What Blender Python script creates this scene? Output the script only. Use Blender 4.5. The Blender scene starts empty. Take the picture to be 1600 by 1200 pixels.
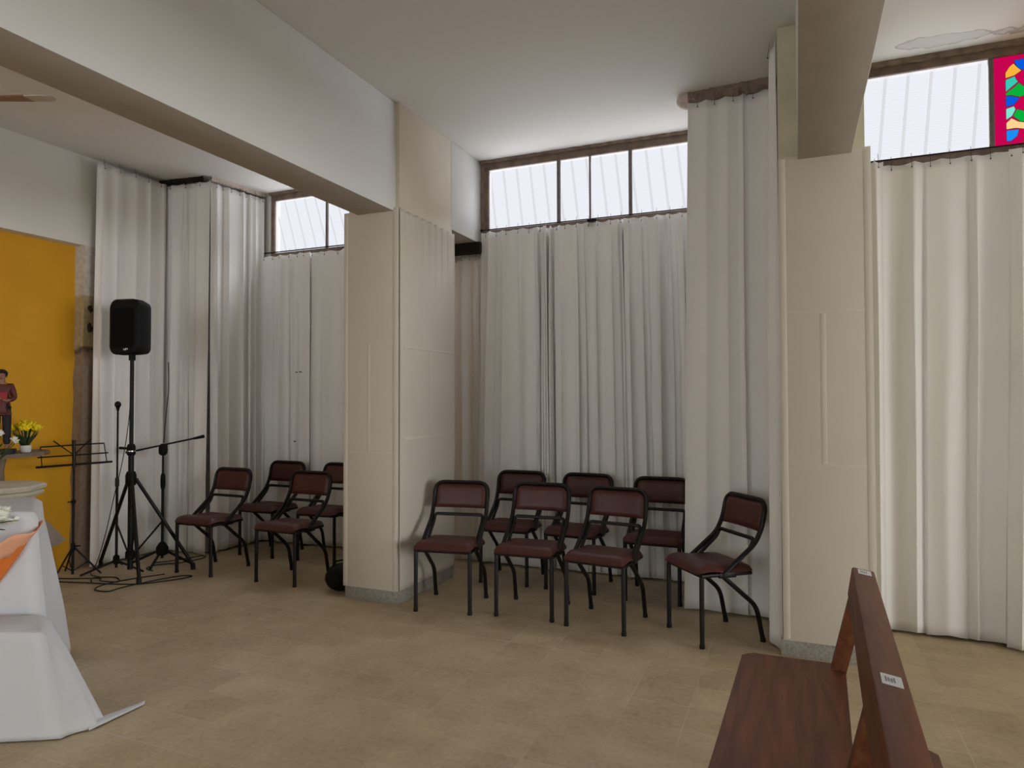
import bpy, bmesh, math, random
from mathutils import Vector, Matrix, noise
SC = bpy.context.scene
COL = SC.collection
R = math.radians

# ------------------------------------------------------------------ camera
cam_d = bpy.data.cameras.new('camera')
cam = bpy.data.objects.new('camera', cam_d); COL.objects.link(cam)
cam_d.sensor_width = 36.0
cam_d.lens = 1067.19 / 1600 * 36.0
cam_d.clip_start = 0.02
_y, _p, _r = R(22.607), R(1.3017), R(-0.1468)
fw = Vector((-math.sin(_y) * math.cos(_p), math.cos(_y) * math.cos(_p), math.sin(_p)))
rt = Vector((math.cos(_y), math.sin(_y), 0)); up = rt.cross(fw)
rt2 = rt * math.cos(_r) + up * math.sin(_r); up2 = -rt * math.sin(_r) + up * math.cos(_r)
cam.matrix_world = Matrix(((rt2.x, up2.x, -fw.x, 0), (rt2.y, up2.y, -fw.y, 0), (rt2.z, up2.z, -fw.z, 1.40), (0, 0, 0, 1)))
SC.camera = cam

# ------------------------------------------------------------------ world, lights, exposure
W = bpy.data.worlds.new('world'); SC.world = W; W.use_nodes = True
W.node_tree.nodes['Background'].inputs[0].default_value = (0.93, 0.96, 1.0, 1)
W.node_tree.nodes['Background'].inputs[1].default_value = 0.86

def area(name, loc, rot, sx, sy, power, color):
    l = bpy.data.lights.new(name, 'AREA'); l.shape = 'RECTANGLE'; l.size = sx; l.size_y = sy
    l.energy = power; l.color = color
    o = bpy.data.objects.new(name, l); COL.objects.link(o); o.location = loc; o.rotation_euler = rot
    return o
# unseen area lamps standing in for daylight from the other two sides of the hall
area('daylight_south', (-3.6, -5.85, 1.9), (R(90), 0, 0), 4.4, 2.6, 125, (0.86, 0.935, 1.0))
area('daylight_east', (10.85, 1.0, 1.9), (R(90), 0, R(90)), 7.0, 2.7, 560, (0.93, 0.965, 1.0))
# outside the facade: unseen lamps added to brighten ceiling and floor through the high windows
area('ceiling_fill_near', (-3.2, 9.0, 0.2), (R(-150), 0, 0), 9.0, 4.0, 2300, (0.97, 0.975, 1.0))
area('ceiling_fill_far', (-3.2, 14.0, 1.4), (R(-90), 0, 0), 22.0, 2.8, 6000, (0.97, 0.975, 1.0))
area('floor_fill_high', (-3.0, 9.5, 8.5), (R(-42), 0, 0), 10.0, 4.0, 9000, (0.97, 0.98, 1.0))
SC.view_settings.view_transform = 'Standard'
SC.view_settings.look = 'None'
SC.view_settings.gamma = 1.0
SC.view_settings.use_curve_mapping = False
SC.view_settings.exposure = 0.1

# ------------------------------------------------------------------ helpers
def srgb(r, g, b):
    f = lambda c: (c / 255 / 12.92) if c / 255 <= .04045 else ((c / 255 + .055) / 1.055) ** 2.4
    return (f(r), f(g), f(b), 1.0)

def mat(name, col, rough=.6, metal=0.0, var=0.0, scale=8.0, bump=0.0, bscale=60.0, spec=.5, sheen=0.0, stretch=None):
    m = bpy.data.materials.new(name); m.use_nodes = True
    nt = m.node_tree; n = nt.nodes; L = nt.links
    b = n['Principled BSDF']
    b.inputs['Base Color'].default_value = col
    b.inputs['Roughness'].default_value = rough
    b.inputs['Metallic'].default_value = metal
    b.inputs['Specular IOR Level'].default_value = spec
    tc = n.new('ShaderNodeTexCoord'); src = tc.outputs['Object']
    if stretch:
        mp = n.new('ShaderNodeMapping'); mp.inputs['Scale'].default_value = stretch
        L.new(src, mp.inputs['Vector']); src = mp.outputs['Vector']
    if var:
        t = n.new('ShaderNodeTexNoise'); t.inputs['Scale'].default_value = scale; t.inputs['Detail'].default_value = 5
        L.new(src, t.inputs['Vector'])
        r = n.new('ShaderNodeValToRGB')
        r.color_ramp.elements[0].position = .3; r.color_ramp.elements[1].position = .7
        r.color_ramp.elements[0].color = tuple(c * (1 - var) for c in col[:3]) + (1,)
        r.color_ramp.elements[1].color = tuple(min(1, c * (1 + var * .7)) for c in col[:3]) + (1,)
        L.new(t.outputs['Fac'], r.inputs['Fac']); L.new(r.outputs['Color'], b.inputs['Base Color'])
    if bump:
        t2 = n.new('ShaderNodeTexNoise'); t2.inputs['Scale'].default_value = bscale; t2.inputs['Detail'].default_value = 4
        L.new(src, t2.inputs['Vector'])
        bp = n.new('ShaderNodeBump'); bp.inputs['Strength'].default_value = bump; bp.inputs['Distance'].default_value = .01
        L.new(t2.outputs['Fac'], bp.inputs['Height']); L.new(bp.outputs['Normal'], b.inputs['Normal'])
    return m

class MB:
    """collects shapes into one mesh"""
    def __init__(s): s.bm = bmesh.new(); s.mi = 0
    def _tag(s, faces):
        for f in faces: f.material_index = s.mi
    def box(s, lo, hi, bev=0.0, M=None, seg=2):
        lo, hi = Vector(lo), Vector(hi); c = (lo + hi) / 2; d = hi - lo
        r = bmesh.ops.create_cube(s.bm, size=1.0)
        vs = r['verts']
        for v in vs: v.co = Vector((v.co.x * d.x, v.co.y * d.y, v.co.z * d.z)) + c
        fs = list({f for v in vs for f in v.link_faces})
        if bev:
            es = list({e for v in vs for e in v.link_edges})
            rr = bmesh.ops.bevel(s.bm, geom=es, offset=bev, segments=seg, profile=.5, affect='EDGES')
            fs = [f for f in rr['faces']] + [f for f in fs if f.is_valid]
            vs = list({v for f in fs for v in f.verts})
        s._tag([f for f in fs if f.is_valid])
        if M is not None:
            for v in vs: v.co = M @ v.co
        return vs
    def tube(s, pts, r, seg=8, caps=True, closed=False):
        pts = [Vector(p) for p in pts]; n = len(pts)
        rs = r if isinstance(r, (list, tuple)) else [r] * n
        rings = []; prev = None
        for i, p in enumerate(pts):
            if closed: t = pts[(i + 1) % n] - pts[i - 1]
            else: t = pts[min(i + 1, n - 1)] - pts[max(i - 1, 0)]
            if t.length < 1e-9: t = Vector((0, 0, 1))
            t.normalize()
            if prev is None:
                a = Vector((0, 0, 1)) if abs(t.z) < .9 else Vector((1, 0, 0))
                u = t.cross(a).normalized()
            else:
                u = (prev - t * prev.dot(t))
                u = u.normalized() if u.length > 1e-6 else t.orthogonal().normalized()
            prev = u; w = t.cross(u)
            rings.append([s.bm.verts.new(p + (u * math.cos(2 * math.pi * k / seg) + w * math.sin(2 * math.pi * k / seg)) * rs[i]) for k in range(seg)])
        fs = []
        for i in range(n if closed else n - 1):
            A, B = rings[i], rings[(i + 1) % n]
            for k in range(seg):
                fs.append(s.bm.faces.new((A[k], A[(k + 1) % seg], B[(k + 1) % seg], B[k])))
        if caps and not closed:
            fs.append(s.bm.faces.new(rings[0][::-1])); fs.append(s.bm.faces.new(rings[-1]))
        s._tag(fs)
    def lathe(s, prof, seg=24, at=(0, 0, 0), M=None, capb=True, capt=True):
        at = Vector(at); rings = []
        for (r, z) in prof:
            ring = []
            for k in range(seg):
                a = 2 * math.pi * k / seg
                v = Vector((r * math.cos(a), r * math.sin(a), z))
                if M is not None: v = M @ v
                ring.append(s.bm.verts.new(v + at))
            rings.append(ring)
        fs = []
        for A, B in zip(rings, rings[1:]):
            for k in range(seg): fs.append(s.bm.faces.new((A[k], A[(k + 1) % seg], B[(k + 1) % seg], B[k])))
        if capb: fs.append(s.bm.faces.new(rings[0][::-1]))
        if capt: fs.append(s.bm.faces.new(rings[-1]))
        s._tag(fs)
    def prism(s, poly, vec):
        """planar polygon (3d points) extruded by vec"""
        vec = Vector(vec)
        a = [s.bm.verts.new(Vector(p)) for p in poly]; b = [s.bm.verts.new(Vector(p) + vec) for p in poly]
        fs = [s.bm.faces.new(a[::-1]), s.bm.faces.new(b)]
        n = len(a)
        for k in range(n): fs.append(s.bm.faces.new((a[k], a[(k + 1) % n], b[(k + 1) % n], b[k])))
        s._tag(fs)
    def ball(s, c, r, sub=2, sc=(1, 1, 1), M=None):
        rr = bmesh.ops.create_icosphere(s.bm, subdivisions=sub, radius=r)
        for v in rr['verts']:
            q = Vector((v.co.x * sc[0], v.co.y * sc[1], v.co.z * sc[2]))
            if M is not None: q = M @ q
            v.co = q + Vector(c)
        s._tag({f for v in rr['verts'] for f in v.link_faces})
    def grid(s, P):
        """P[i][j] 3d points"""
        V = [[s.bm.verts.new(Vector(q)) for q in row] for row in P]; fs = []
        for i in range(len(V) - 1):
            for j in range(len(V[0]) - 1):
                fs.append(s.bm.faces.new((V[i][j], V[i][j + 1], V[i + 1][j + 1], V[i + 1][j])))
        s._tag(fs); return V
    def build(s, name, mats, parent=None, smooth=True, angle=40, loc=None, label=None, solid=0.0):
        bmesh.ops.recalc_face_normals(s.bm, faces=s.bm.faces[:])
        me = bpy.data.meshes.new(name); s.bm.to_mesh(me); s.bm.free()
        for m in (mats if isinstance(mats, (list, tuple)) else [mats]): me.materials.append(m)
        if smooth:
            for p in me.polygons: p.use_smooth = True
            try: me.set_sharp_from_angle(angle=R(angle))
            except Exception: pass
        o = bpy.data.objects.new(name, me); COL.objects.link(o)
        if parent is not None: o.parent = parent
        if loc is not None: o.location = loc
        if label: o['label'] = label
        if solid:
            md = o.modifiers.new('thickness', 'SOLIDIFY'); md.thickness = solid; md.offset = 0
        return o

def empty(name, loc=(0, 0, 0), rz=0.0):
    o = bpy.data.objects.new(name, None); COL.objects.link(o); o.location = loc; o.rotation_euler = (0, 0, rz)
    o.empty_display_size = .1
    return o
def tag(o, label, cat, group=None):
    o['label'] = label; o['category'] = cat
    if group: o['group'] = group
    return o
def struct(o, label=None):
    o['kind'] = 'structure'
    if label: o['label'] = label
    return o
def copy_tree(o, parent=None):
    c = o.copy(); COL.objects.link(c)
    if parent is not None: c.parent = parent
    for ch in list(o.children): copy_tree(ch, c)
    return c
def arc(c, r, a0, a1, n, plane='xz'):
    out = []
    for i in range(n + 1):
        a = a0 + (a1 - a0) * i / n
        u, v = c[0] + r * math.cos(a), c[1] + r * math.sin(a)
        out.append((u, v))
    return out
def fillet(pts, rads, n=5):
    """round the corners of a 3d polyline"""
    pts = [Vector(p) for p in pts]; out = [pts[0]]
    for i in range(1, len(pts) - 1):
        p, a, b = pts[i], pts[i - 1], pts[i + 1]; r = rads[i - 1] if isinstance(rads, (list, tuple)) else rads
        d1 = (a - p); d2 = (b - p); r1 = min(r, d1.length * .49, d2.length * .49)
        q1 = p + d1.normalized() * r1; q2 = p + d2.normalized() * r1
        for k in range(n + 1):
            t = k / n
            out.append(q1 * (1 - t) ** 2 + p * 2 * t * (1 - t) + q2 * t * t)
    out.append(pts[-1]); return out

# ------------------------------------------------------------------ materials
M = {}
M['plaster'] = mat('white_plaster', srgb(226, 223, 216), .85, var=.05, scale=1.2, bump=.06, bscale=40)
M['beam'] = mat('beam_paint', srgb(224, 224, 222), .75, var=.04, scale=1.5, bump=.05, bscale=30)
M['soffit'] = mat('shade_toned_soffit', srgb(180, 173, 163), .85, var=.06, scale=5, bump=.1, bscale=40)  # darker than the beam sides, shade under the beams put into the colour
M['cream'] = mat('cream_plaster', srgb(214, 203, 186), .85, var=.06, scale=2, bump=.08, bscale=50)
M['stained'] = mat('yellow_stained_plaster', srgb(204, 198, 170), .85, var=.12, scale=6, bump=.1)
M['fabric'] = mat('cream_panel_cloth', srgb(204, 196, 182), .9, var=.025, scale=3, spec=.2)
M['fabric2'] = mat('pale_panel_cloth', srgb(206, 198, 184), .9, var=.02, scale=3, spec=.2)
M['curtain'] = mat('ivory_curtain_cloth', srgb(236, 233, 229), .85, var=.02, scale=2, spec=.25)
M['hem'] = mat('ivory_curtain_hem', srgb(228, 222, 204), .85, var=.03, scale=10, spec=.25)
M['frame'] = mat('rusty_window_frame', srgb(122, 104, 90), .7, var=.3, scale=14, bump=.3, bscale=80)
M['sash'] = mat('grey_window_bar', srgb(116, 108, 106), .6, var=.15, scale=20)
M['bar'] = mat('security_bar', srgb(62, 64, 68), .8)
M['crumble'] = mat('crumbling_plaster', srgb(138, 122, 108), .95, var=.35, scale=18, bump=.9, bscale=45)
M['lump'] = mat('pale_filler_plaster', srgb(206, 188, 176), .95, var=.12, scale=14, bump=.7, bscale=40)
M['yellow'] = mat('ochre_yellow_paint', srgb(214, 154, 8), .7, var=.06, scale=3, bump=.05)
M['terrazzo'] = mat('grey_terrazzo', srgb(150, 146, 136), .5, var=.3, scale=70)
M['black_tube'] = mat('black_enamel_tube', srgb(19, 16, 16), .45, spec=.3, var=.1, scale=20)
M['vinyl'] = mat('maroon_vinyl', srgb(76, 37, 33), .45, spec=.4, var=.14, scale=9, bump=.06, bscale=120)
M['black'] = mat('black_plastic', srgb(9, 9, 10), .65, spec=.2, var=.1, scale=30)
M['grille'] = mat('black_speaker_grille', srgb(9, 9, 10), .85, var=.1, scale=300, spec=.15)
M['blackmetal'] = mat('black_metal', srgb(14, 13, 14), .5, spec=.25, var=.1, scale=30)
M['rubber'] = mat('black_rubber', srgb(20, 19, 18), .8, var=.1)
M['chrome'] = mat('bright_metal', srgb(190, 188, 184), .25, metal=.9, var=.05)
M['iron'] = mat('rusty_iron', srgb(60, 48, 38), .7, var=.2, scale=30)
M['cloth'] = mat('white_table_linen', srgb(214, 214, 218), .9, var=.02, scale=3, spec=.2)
M['orange'] = mat('orange_wrapping_paper', srgb(232, 124, 44), .6, var=.1, scale=5)
M['peach'] = mat('peach_wrapping_paper', srgb(238, 172, 136), .6, var=.08, scale=5)
M['petal'] = mat('white_petal', srgb(236, 236, 220), .7, var=.08, scale=30)
M['ypetal'] = mat('yellow_petal', srgb(248, 222, 22), .6, var=.12, scale=30)
M['leaf'] = mat('green_leaf', srgb(54, 74, 34), .55, var=.3, scale=20)
M['pot'] = mat('white_ceramic', srgb(230, 228, 222), .3, var=.02)
M['stone'] = mat('pale_stone', srgb(196, 188, 168), .75, var=.14, scale=9, bump=.25, bscale=40)
M['shelfstone'] = mat('brown_stone_slab', srgb(122, 104, 88), .75, var=.18, scale=8, bump=.2)
M['greyplaster'] = mat('bare_grey_plaster', srgb(168, 154, 142), .9, var=.15, scale=12, bump=.3)
M['fanwood'] = mat('fan_blade_wood', srgb(150, 112, 82), .5, var=.2, scale=6, stretch=(2, 20, 2))
M['fantip'] = mat('fan_blade_grey_tip', srgb(204, 198, 184), .6, var=.04)
M['fanmetal'] = mat('fan_white_metal', srgb(200, 196, 186), .4, metal=.2, var=.04)
M['skin'] = mat('statue_skin', srgb(150, 104, 84), .6, var=.08)
M['hair'] = mat('statue_hair', srgb(24, 19, 18), .6, var=.2, scale=40)
M['jacket'] = mat('statue_jacket', srgb(96, 40, 34), .6, var=.15, scale=20)
M['red'] = mat('statue_red_book', srgb(150, 34, 30), .6, var=.1)
M['trouser'] = mat('statue_trousers', srgb(22, 20, 22), .7, var=.2)
M['label'] = mat('paper_label', srgb(214, 214, 214), .7, var=.03)
M['print'] = mat('grey_print', srgb(130, 132, 134), .7, var=.35, scale=400)
M['dark'] = mat('painted_gap_shade', srgb(26, 20, 15), .9, var=.2)  # near-black colour standing in for shade in gaps
M['lead'] = mat('lead_came', srgb(60, 54, 44), .6, var=.1)

def wood():
    m = bpy.data.materials.new('brown_bench_wood'); m.use_nodes = True
    nt = m.node_tree; n = nt.nodes; L = nt.links; b = n['Principled BSDF']
    tc = n.new('ShaderNodeTexCoord'); mp = n.new('ShaderNodeMapping'); mp.inputs['Scale'].default_value = (14, 1.2, 14)
    L.new(tc.outputs['Object'], mp.inputs['Vector'])
    t = n.new('ShaderNodeTexNoise'); t.inputs['Scale'].default_value = 2.2; t.inputs['Detail'].default_value = 8; t.inputs['Distortion'].default_value = .8
    L.new(mp.outputs['Vector'], t.inputs['Vector'])
    r = n.new('ShaderNodeValToRGB'); e = r.color_ramp.elements
    e[0].position = .3; e[0].color = srgb(80, 42, 19); e[1].position = .72; e[1].color = srgb(118, 67, 37)
    L.new(t.outputs['Fac'], r.inputs['Fac']); L.new(r.outputs['Color'], b.inputs['Base Color'])
    b.inputs['Roughness'].default_value = .5; b.inputs['Specular IOR Level'].default_value = .3
    bp = n.new('ShaderNodeBump'); bp.inputs['Strength'].default_value = .08; bp.inputs['Distance'].default_value = .004
    L.new(t.outputs['Fac'], bp.inputs['Height']); L.new(bp.outputs['Normal'], b.inputs['Normal'])
    return m
M['wood'] = wood()

def floor_mat():
    m = bpy.data.materials.new('worn_stone_tiles'); m.use_nodes = True
    nt = m.node_tree; n = nt.nodes; L = nt.links; b = n['Principled BSDF']
    tc = n.new('ShaderNodeTexCoord')
    mp = n.new('ShaderNodeMapping'); mp.inputs['Location'].default_value = (.195, .085, 0)
    L.new(tc.outputs['Object'], mp.inputs['Vector'])
    br = n.new('ShaderNodeTexBrick'); br.offset = 0.0; br.squash = 1.0
    br.inputs['Scale'].default_value = 1.0; br.inputs['Brick Width'].default_value = .27; br.inputs['Row Height'].default_value = .235
    br.inputs['Mortar Size'].default_value = .0032; br.inputs['Mortar Smooth'].default_value = .6; br.inputs['Bias'].default_value = 0
    br.inputs['Color1'].default_value = (.38, .38, .38, 1); br.inputs['Color2'].default_value = (.66, .66, .66, 1); br.inputs['Mortar'].default_value = (.5, .5, .5, 1)
    L.new(mp.outputs['Vector'], br.inputs['Vector'])
    n1 = n.new('ShaderNodeTexNoise'); n1.inputs['Scale'].default_value = 4.2; n1.inputs['Detail'].default_value = 6; n1.inputs['Roughness'].default_value = .65
    n2 = n.new('ShaderNodeTexNoise'); n2.inputs['Scale'].default_value = 38; n2.inputs['Detail'].default_value = 5
    n3 = n.new('ShaderNodeTexNoise'); n3.inputs['Scale'].default_value = 1.7; n3.inputs['Detail'].default_value = 3
    for q in (n1, n2, n3): L.new(tc.outputs['Object'], q.inputs['Vector'])
    mx = n.new('ShaderNodeMix'); mx.data_type = 'FLOAT'; mx.inputs[0].default_value = .42
    L.new(n1.outputs['Fac'], mx.inputs[2]); L.new(br.outputs['Color'], mx.inputs[3])
    mx2 = n.new('ShaderNodeMix'); mx2.data_type = 'FLOAT'; mx2.inputs[0].default_value = .25
    L.new(mx.outputs[0], mx2.inputs[2]); L.new(n2.outputs['Fac'], mx2.inputs[3])
    r = n.new('ShaderNodeValToRGB'); e = r.color_ramp.elements
    e[0].position = .36; e[0].color = srgb(166, 145, 117); e[1].position = .64; e[1].color = srgb(205, 187, 155)
    mid = r.color_ramp.elements.new(.5); mid.color = srgb(187, 168, 137)
    L.new(mx2.outputs[0], r.inputs['Fac'])
    # pale, partly worn joints
    mk = n.new('ShaderNodeMath'); mk.operation = 'MULTIPLY'
    rj = n.new('ShaderNodeValToRGB'); rj.color_ramp.elements[0].position = .42; rj.color_ramp.elements[1].position = .62
    L.new(n3.outputs['Fac'], rj.inputs['Fac']); L.new(br.outputs['Fac'], mk.inputs[0]); L.new(rj.outputs['Color'], mk.inputs[1])
    mk2 = n.new('ShaderNodeMath'); mk2.operation = 'MULTIPLY'; mk2.inputs[1].default_value = .7; L.new(mk.outputs[0], mk2.inputs[0])
    mc = n.new('ShaderNodeMix'); mc.data_type = 'RGBA'; mc.inputs[7].default_value = srgb(205, 196, 180)
    L.new(mk2.outputs[0], mc.inputs[0]); L.new(r.outputs['Color'], mc.inputs[6])
    L.new(mc.outputs[2], b.inputs['Base Color'])
    b.inputs['Roughness'].default_value = .55
    b.inputs['Specular IOR Level'].default_value = .35
    bp = n.new('ShaderNodeBump'); bp.inputs['Strength'].default_value = .12; bp.inputs['Distance'].default_value = .004
    L.new(mx2.outputs[0], bp.inputs['Height']); L.new(bp.outputs['Normal'], b.inputs['Normal'])
    return m
M['floor'] = floor_mat()

def ceil_mat():
    """white paint with one damp, flaking patch beside the right-hand window"""
    m = bpy.data.materials.new('ceiling_paint'); m.use_nodes = True
    nt = m.node_tree; n = nt.nodes; L = nt.links; b = n['Principled BSDF']
    tc = n.new('ShaderNodeTexCoord')
    mp = n.new('ShaderNodeMapping'); mp.vector_type = 'TEXTURE'
    mp.inputs['Location'].default_value = (.86, 4.57, 0); mp.inputs['Rotation'].default_value = (0, 0, R(2)); mp.inputs['Scale'].default_value = (.36, .085, 1)
    L.new(tc.outputs['Object'], mp.inputs['Vector'])
    sx = n.new('ShaderNodeSeparateXYZ'); L.new(mp.outputs['Vector'], sx.inputs[0])
    cb = n.new('ShaderNodeCombineXYZ'); L.new(sx.outputs[0], cb.inputs[0]); L.new(sx.outputs[1], cb.inputs[1])
    ln = n.new('ShaderNodeVectorMath'); ln.operation = 'LENGTH'; L.new(cb.outputs[0], ln.inputs[0])
    t = n.new('ShaderNodeTexNoise'); t.inputs['Scale'].default_value = 7; t.inputs['Detail'].default_value = 6
    L.new(tc.outputs['Object'], t.inputs['Vector'])
    ad = n.new('ShaderNodeMath'); ad.operation = 'MULTIPLY_ADD'; ad.inputs[1].default_value = 1.6
    L.new(t.outputs['Fac'], ad.inputs[0]); L.new(ln.outputs['Value'], ad.inputs[2])
    r = n.new('ShaderNodeValToRGB'); e = r.color_ramp.elements
    base = srgb(226, 223, 217)
    e[0].position = .0; e[0].color = srgb(212, 212, 206); e[1].position = 1.0; e[1].color = base
    a = e.new(.76); a.color = srgb(206, 207, 202)
    a = e.new(.80); a.color = srgb(172, 170, 164)
    a = e.new(.835); a.color = base
    sc = n.new('ShaderNodeMath'); sc.operation = 'MULTIPLY'; sc.inputs[1].default_value = .5; L.new(ad.outputs[0], sc.inputs[0])
    L.new(sc.outputs[0], r.inputs['Fac']); L.new(r.outputs['Color'], b.inputs['Base Color'])
    b.inputs['Roughness'].default_value = .85
    return m
M['ceiling'] = ceil_mat()

def jamb_mat():
    """bare wall beside the niche: white above, a beige patch with two knots, rough brown render below"""
    m = bpy.data.materials.new('damaged_wall_render'); m.use_nodes = True
    nt = m.node_tree; n = nt.nodes; L = nt.links; b = n['Principled BSDF']
    tc = n.new('ShaderNodeTexCoord'); sx = n.new('ShaderNodeSeparateXYZ'); L.new(tc.outputs['Object'], sx.inputs[0])
    t = n.new('ShaderNodeTexNoise'); t.inputs['Scale'].default_value = 9; t.inputs['Detail'].default_value = 7
    L.new(tc.outputs['Object'], t.inputs['Vector'])
    ad = n.new('ShaderNodeMath'); ad.operation = 'MULTIPLY_ADD'; ad.inputs[1].default_value = .12
    L.new(t.outputs['Fac'], ad.inputs[0]); L.new(sx.outputs['Z'], ad.inputs[2])
    dv = n.new('ShaderNodeMath'); dv.operation = 'DIVIDE'; dv.inputs[1].default_value = 3.5; L.new(ad.outputs[0], dv.inputs[0])
    r = n.new('ShaderNodeValToRGB'); e = r.color_ramp.elements
    e[0].position = 0; e[0].color = srgb(142, 122, 104); e[1].position = 1; e[1].color = srgb(224, 221, 214)
    def el(z, c): q = e.new((z + .06) / 3.5); q.color = srgb(*c)
    el(1.80, (150, 130, 112)); el(1.83, (84, 66, 52)); el(1.86, (178, 160, 124)); el(2.28, (182, 164, 128)); el(2.30, (206, 198, 184)); el(2.7, (214, 208, 198))
    L.new(dv.outputs[0], r.inputs['Fac'])
    t2 = n.new('ShaderNodeTexNoise'); t2.inputs['Scale'].default_value = 26; t2.inputs['Detail'].default_value = 6
    L.new(tc.outputs['Object'], t2.inputs['Vector'])
    mx = n.new('ShaderNodeMix'); mx.data_type = 'RGBA'; mx.blend_type = 'MULTIPLY'; mx.inputs[0].default_value = .5
    r2 = n.new('ShaderNodeValToRGB'); r2.color_ramp.elements[0].position = .35; r2.color_ramp.elements[0].color = (.62, .6, .58, 1); r2.color_ramp.elements[1].position = .6
    L.new(t2.outputs['Fac'], r2.inputs['Fac']); L.new(r.outputs['Color'], mx.inputs[6]); L.new(r2.outputs['Color'], mx.inputs[7])
    L.new(mx.outputs[2], b.inputs['Base Color']); b.inputs['Roughness'].default_value = .9
    bp = n.new('ShaderNodeBump'); bp.inputs['Strength'].default_value = .5; bp.inputs['Distance'].default_value = .01
    L.new(t2.outputs['Fac'], bp.inputs['Height']); L.new(bp.outputs['Normal'], b.inputs['Normal'])
    return m
M['jamb'] = jamb_mat()

def glow_glass(name, col, strength, clear, ribs=0.0):
    """frosted pane lit by the daylight outside: part clear, part glowing diffuser"""
    m = bpy.data.materials.new(name); m.use_nodes = True
    nt = m.node_tree; n = nt.nodes; L = nt.links
    n.remove(n['Principled BSDF']); out = n['Material Output']
    tr = n.new('ShaderNodeBsdfTransparent'); tr.inputs[0].default_value = col
    em = n.new('ShaderNodeEmission'); em.inputs[0].default_value = col; em.inputs[1].default_value = strength
    if ribs:
        tc = n.new('ShaderNodeTexCoord')
        wv = n.new('ShaderNodeTexWave'); wv.wave_type = 'BANDS'; wv.bands_direction = 'Z'; wv.inputs['Scale'].default_value = ribs
        L.new(tc.outputs['Object'], wv.inputs['Vector'])
        mr = n.new('ShaderNodeMapRange'); mr.inputs[3].default_value = strength * .95; mr.inputs[4].default_value = strength * 1.03
        L.new(wv.outputs['Fac'], mr.inputs[0]); L.new(mr.outputs[0], em.inputs[1])
    mx = n.new('ShaderNodeMixShader'); mx.inputs[0].default_value = 1 - clear
    L.new(tr.outputs[0], mx.inputs[1]); L.new(em.outputs[0], mx.inputs[2]); L.new(mx.outputs[0], out.inputs[0])
    return m
M['pane'] = glow_glass('frosted_pane', (.95, .965, 1.0, 1), .86, .42, ribs=22)
for k, c in dict(crimson=(205, 4, 84), amber=(250, 186, 66), sand=(252, 218, 150), teal=(60, 208, 188), mint=(132, 236, 216), green=(10, 184, 62), blue=(10, 96, 226), sky=(30, 150, 250), rose=(200, 8, 70), milk=(206, 208, 204)).items():
    M['g_' + k] = glow_glass('stained_glass_' + k, srgb(*c), .92, .12)

# ------------------------------------------------------------------ setting
ZC = 3.473           # ceiling
ZB = 2.7085          # beam underside, niche head
XL, XR_, YB = -5.55, 11.0, -6.0
YW, YW3 = 5.376, 4.746
P1 = (-2.95, -2.53, 4.05, 4.835)   # left pillar core  x0,x1,y0,y1
P2 = (-.08, .35, 4.05, 4.62)       # right pillar core

b = MB(); b.box((-8.2, YB - .2, -.1), (XR_ + .2, 6.0, 0)); struct(b.build('floor', M['floor'], smooth=False))
b = MB(); b.box((-8.2, YB - .2, ZC), (XR_ + .2, 4.86, ZC + .15)); b.box((-8.2, 4.86, ZC), (-.02, 5.49, ZC + .15)); struct(b.build('ceiling', M['ceiling'], smooth=False))
b = MB(); b.box((XR_, YB, 0), (XR_ + .2, 6, ZC)); struct(b.build('wall_right', M['plaster'], smooth=False))
b = MB(); b.box((-8.2, YB - .2, 0), (XR_, YB, ZC)); struct(b.build('wall_back', M['plaster'], smooth=False))
# end wall with its ochre niche
NY = 3.92
b = MB()
b.box((XL - .25, -1.5, ZB + .005), (XL, 4.9, ZC))
b.box((XL - .25, YB, 0), (XL, -1.5, ZC))
b.box((XL - .25, NY + .12, 0), (XL, 5.6, ZB + .005))
struct(b.build('wall_left', M['plaster'], smooth=False))
b = MB()
N = 40
pts = []
for i in range(N + 1):
    z = (ZB + .005) * i / N
    e = 0 if z > 2.0 else .018 * noise.noise(Vector((z * 6, 3, 1))) - max(0, (1.9 - z)) * .012
    pts.append((XL + .002, NY + e, z))
poly = pts + [(XL + .002, NY + .13, ZB + .005), (XL + .002, NY + .13, 0)]
b.prism(poly, (-.12, 0, 0))
struct(b.build('trim_1', M['jamb'], smooth=False))
for zc_, s_ in ((2.18, .030), (2.02, .036)):       # two dark knots in the bare patch
    b = MB(); b.ball((XL + .004, NY + .055, zc_), s_, 2, (.12, .8, 1.15))
    for v in b.bm.verts: v.co += Vector((0, 1, 1)) * .012 * noise.noise(v.co * 40)
    struct(b.build('trim_2', M['iron'], smooth=True), None)
b = MB(); b.box((XL - .25, -1.5, 0), (XL - .11, NY + .02, ZB + .1)); struct(b.build('wall_niche', M['yellow'], smooth=False))
b = MB()   # grey plaster showing through the paint at the foot of the niche
rnd = random.Random(5)
pl = []
for k in range(26):
    a = 2 * math.pi * k / 26; rr = 1 + .25 * noise.noise(Vector((math.cos(a) * 2, math.sin(a) * 2, 4)))
    pl.append((XL - .109, 3.74 + .12 * rr * math.cos(a) , .29 + (.10 - .08 * math.cos(a)) * rr * math.sin(a) - .05 * math.cos(a)))
b.prism(pl, (.004, 0, 0)); struct(b.build('trim_3', M['greyplaster'], smooth=False))

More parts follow.
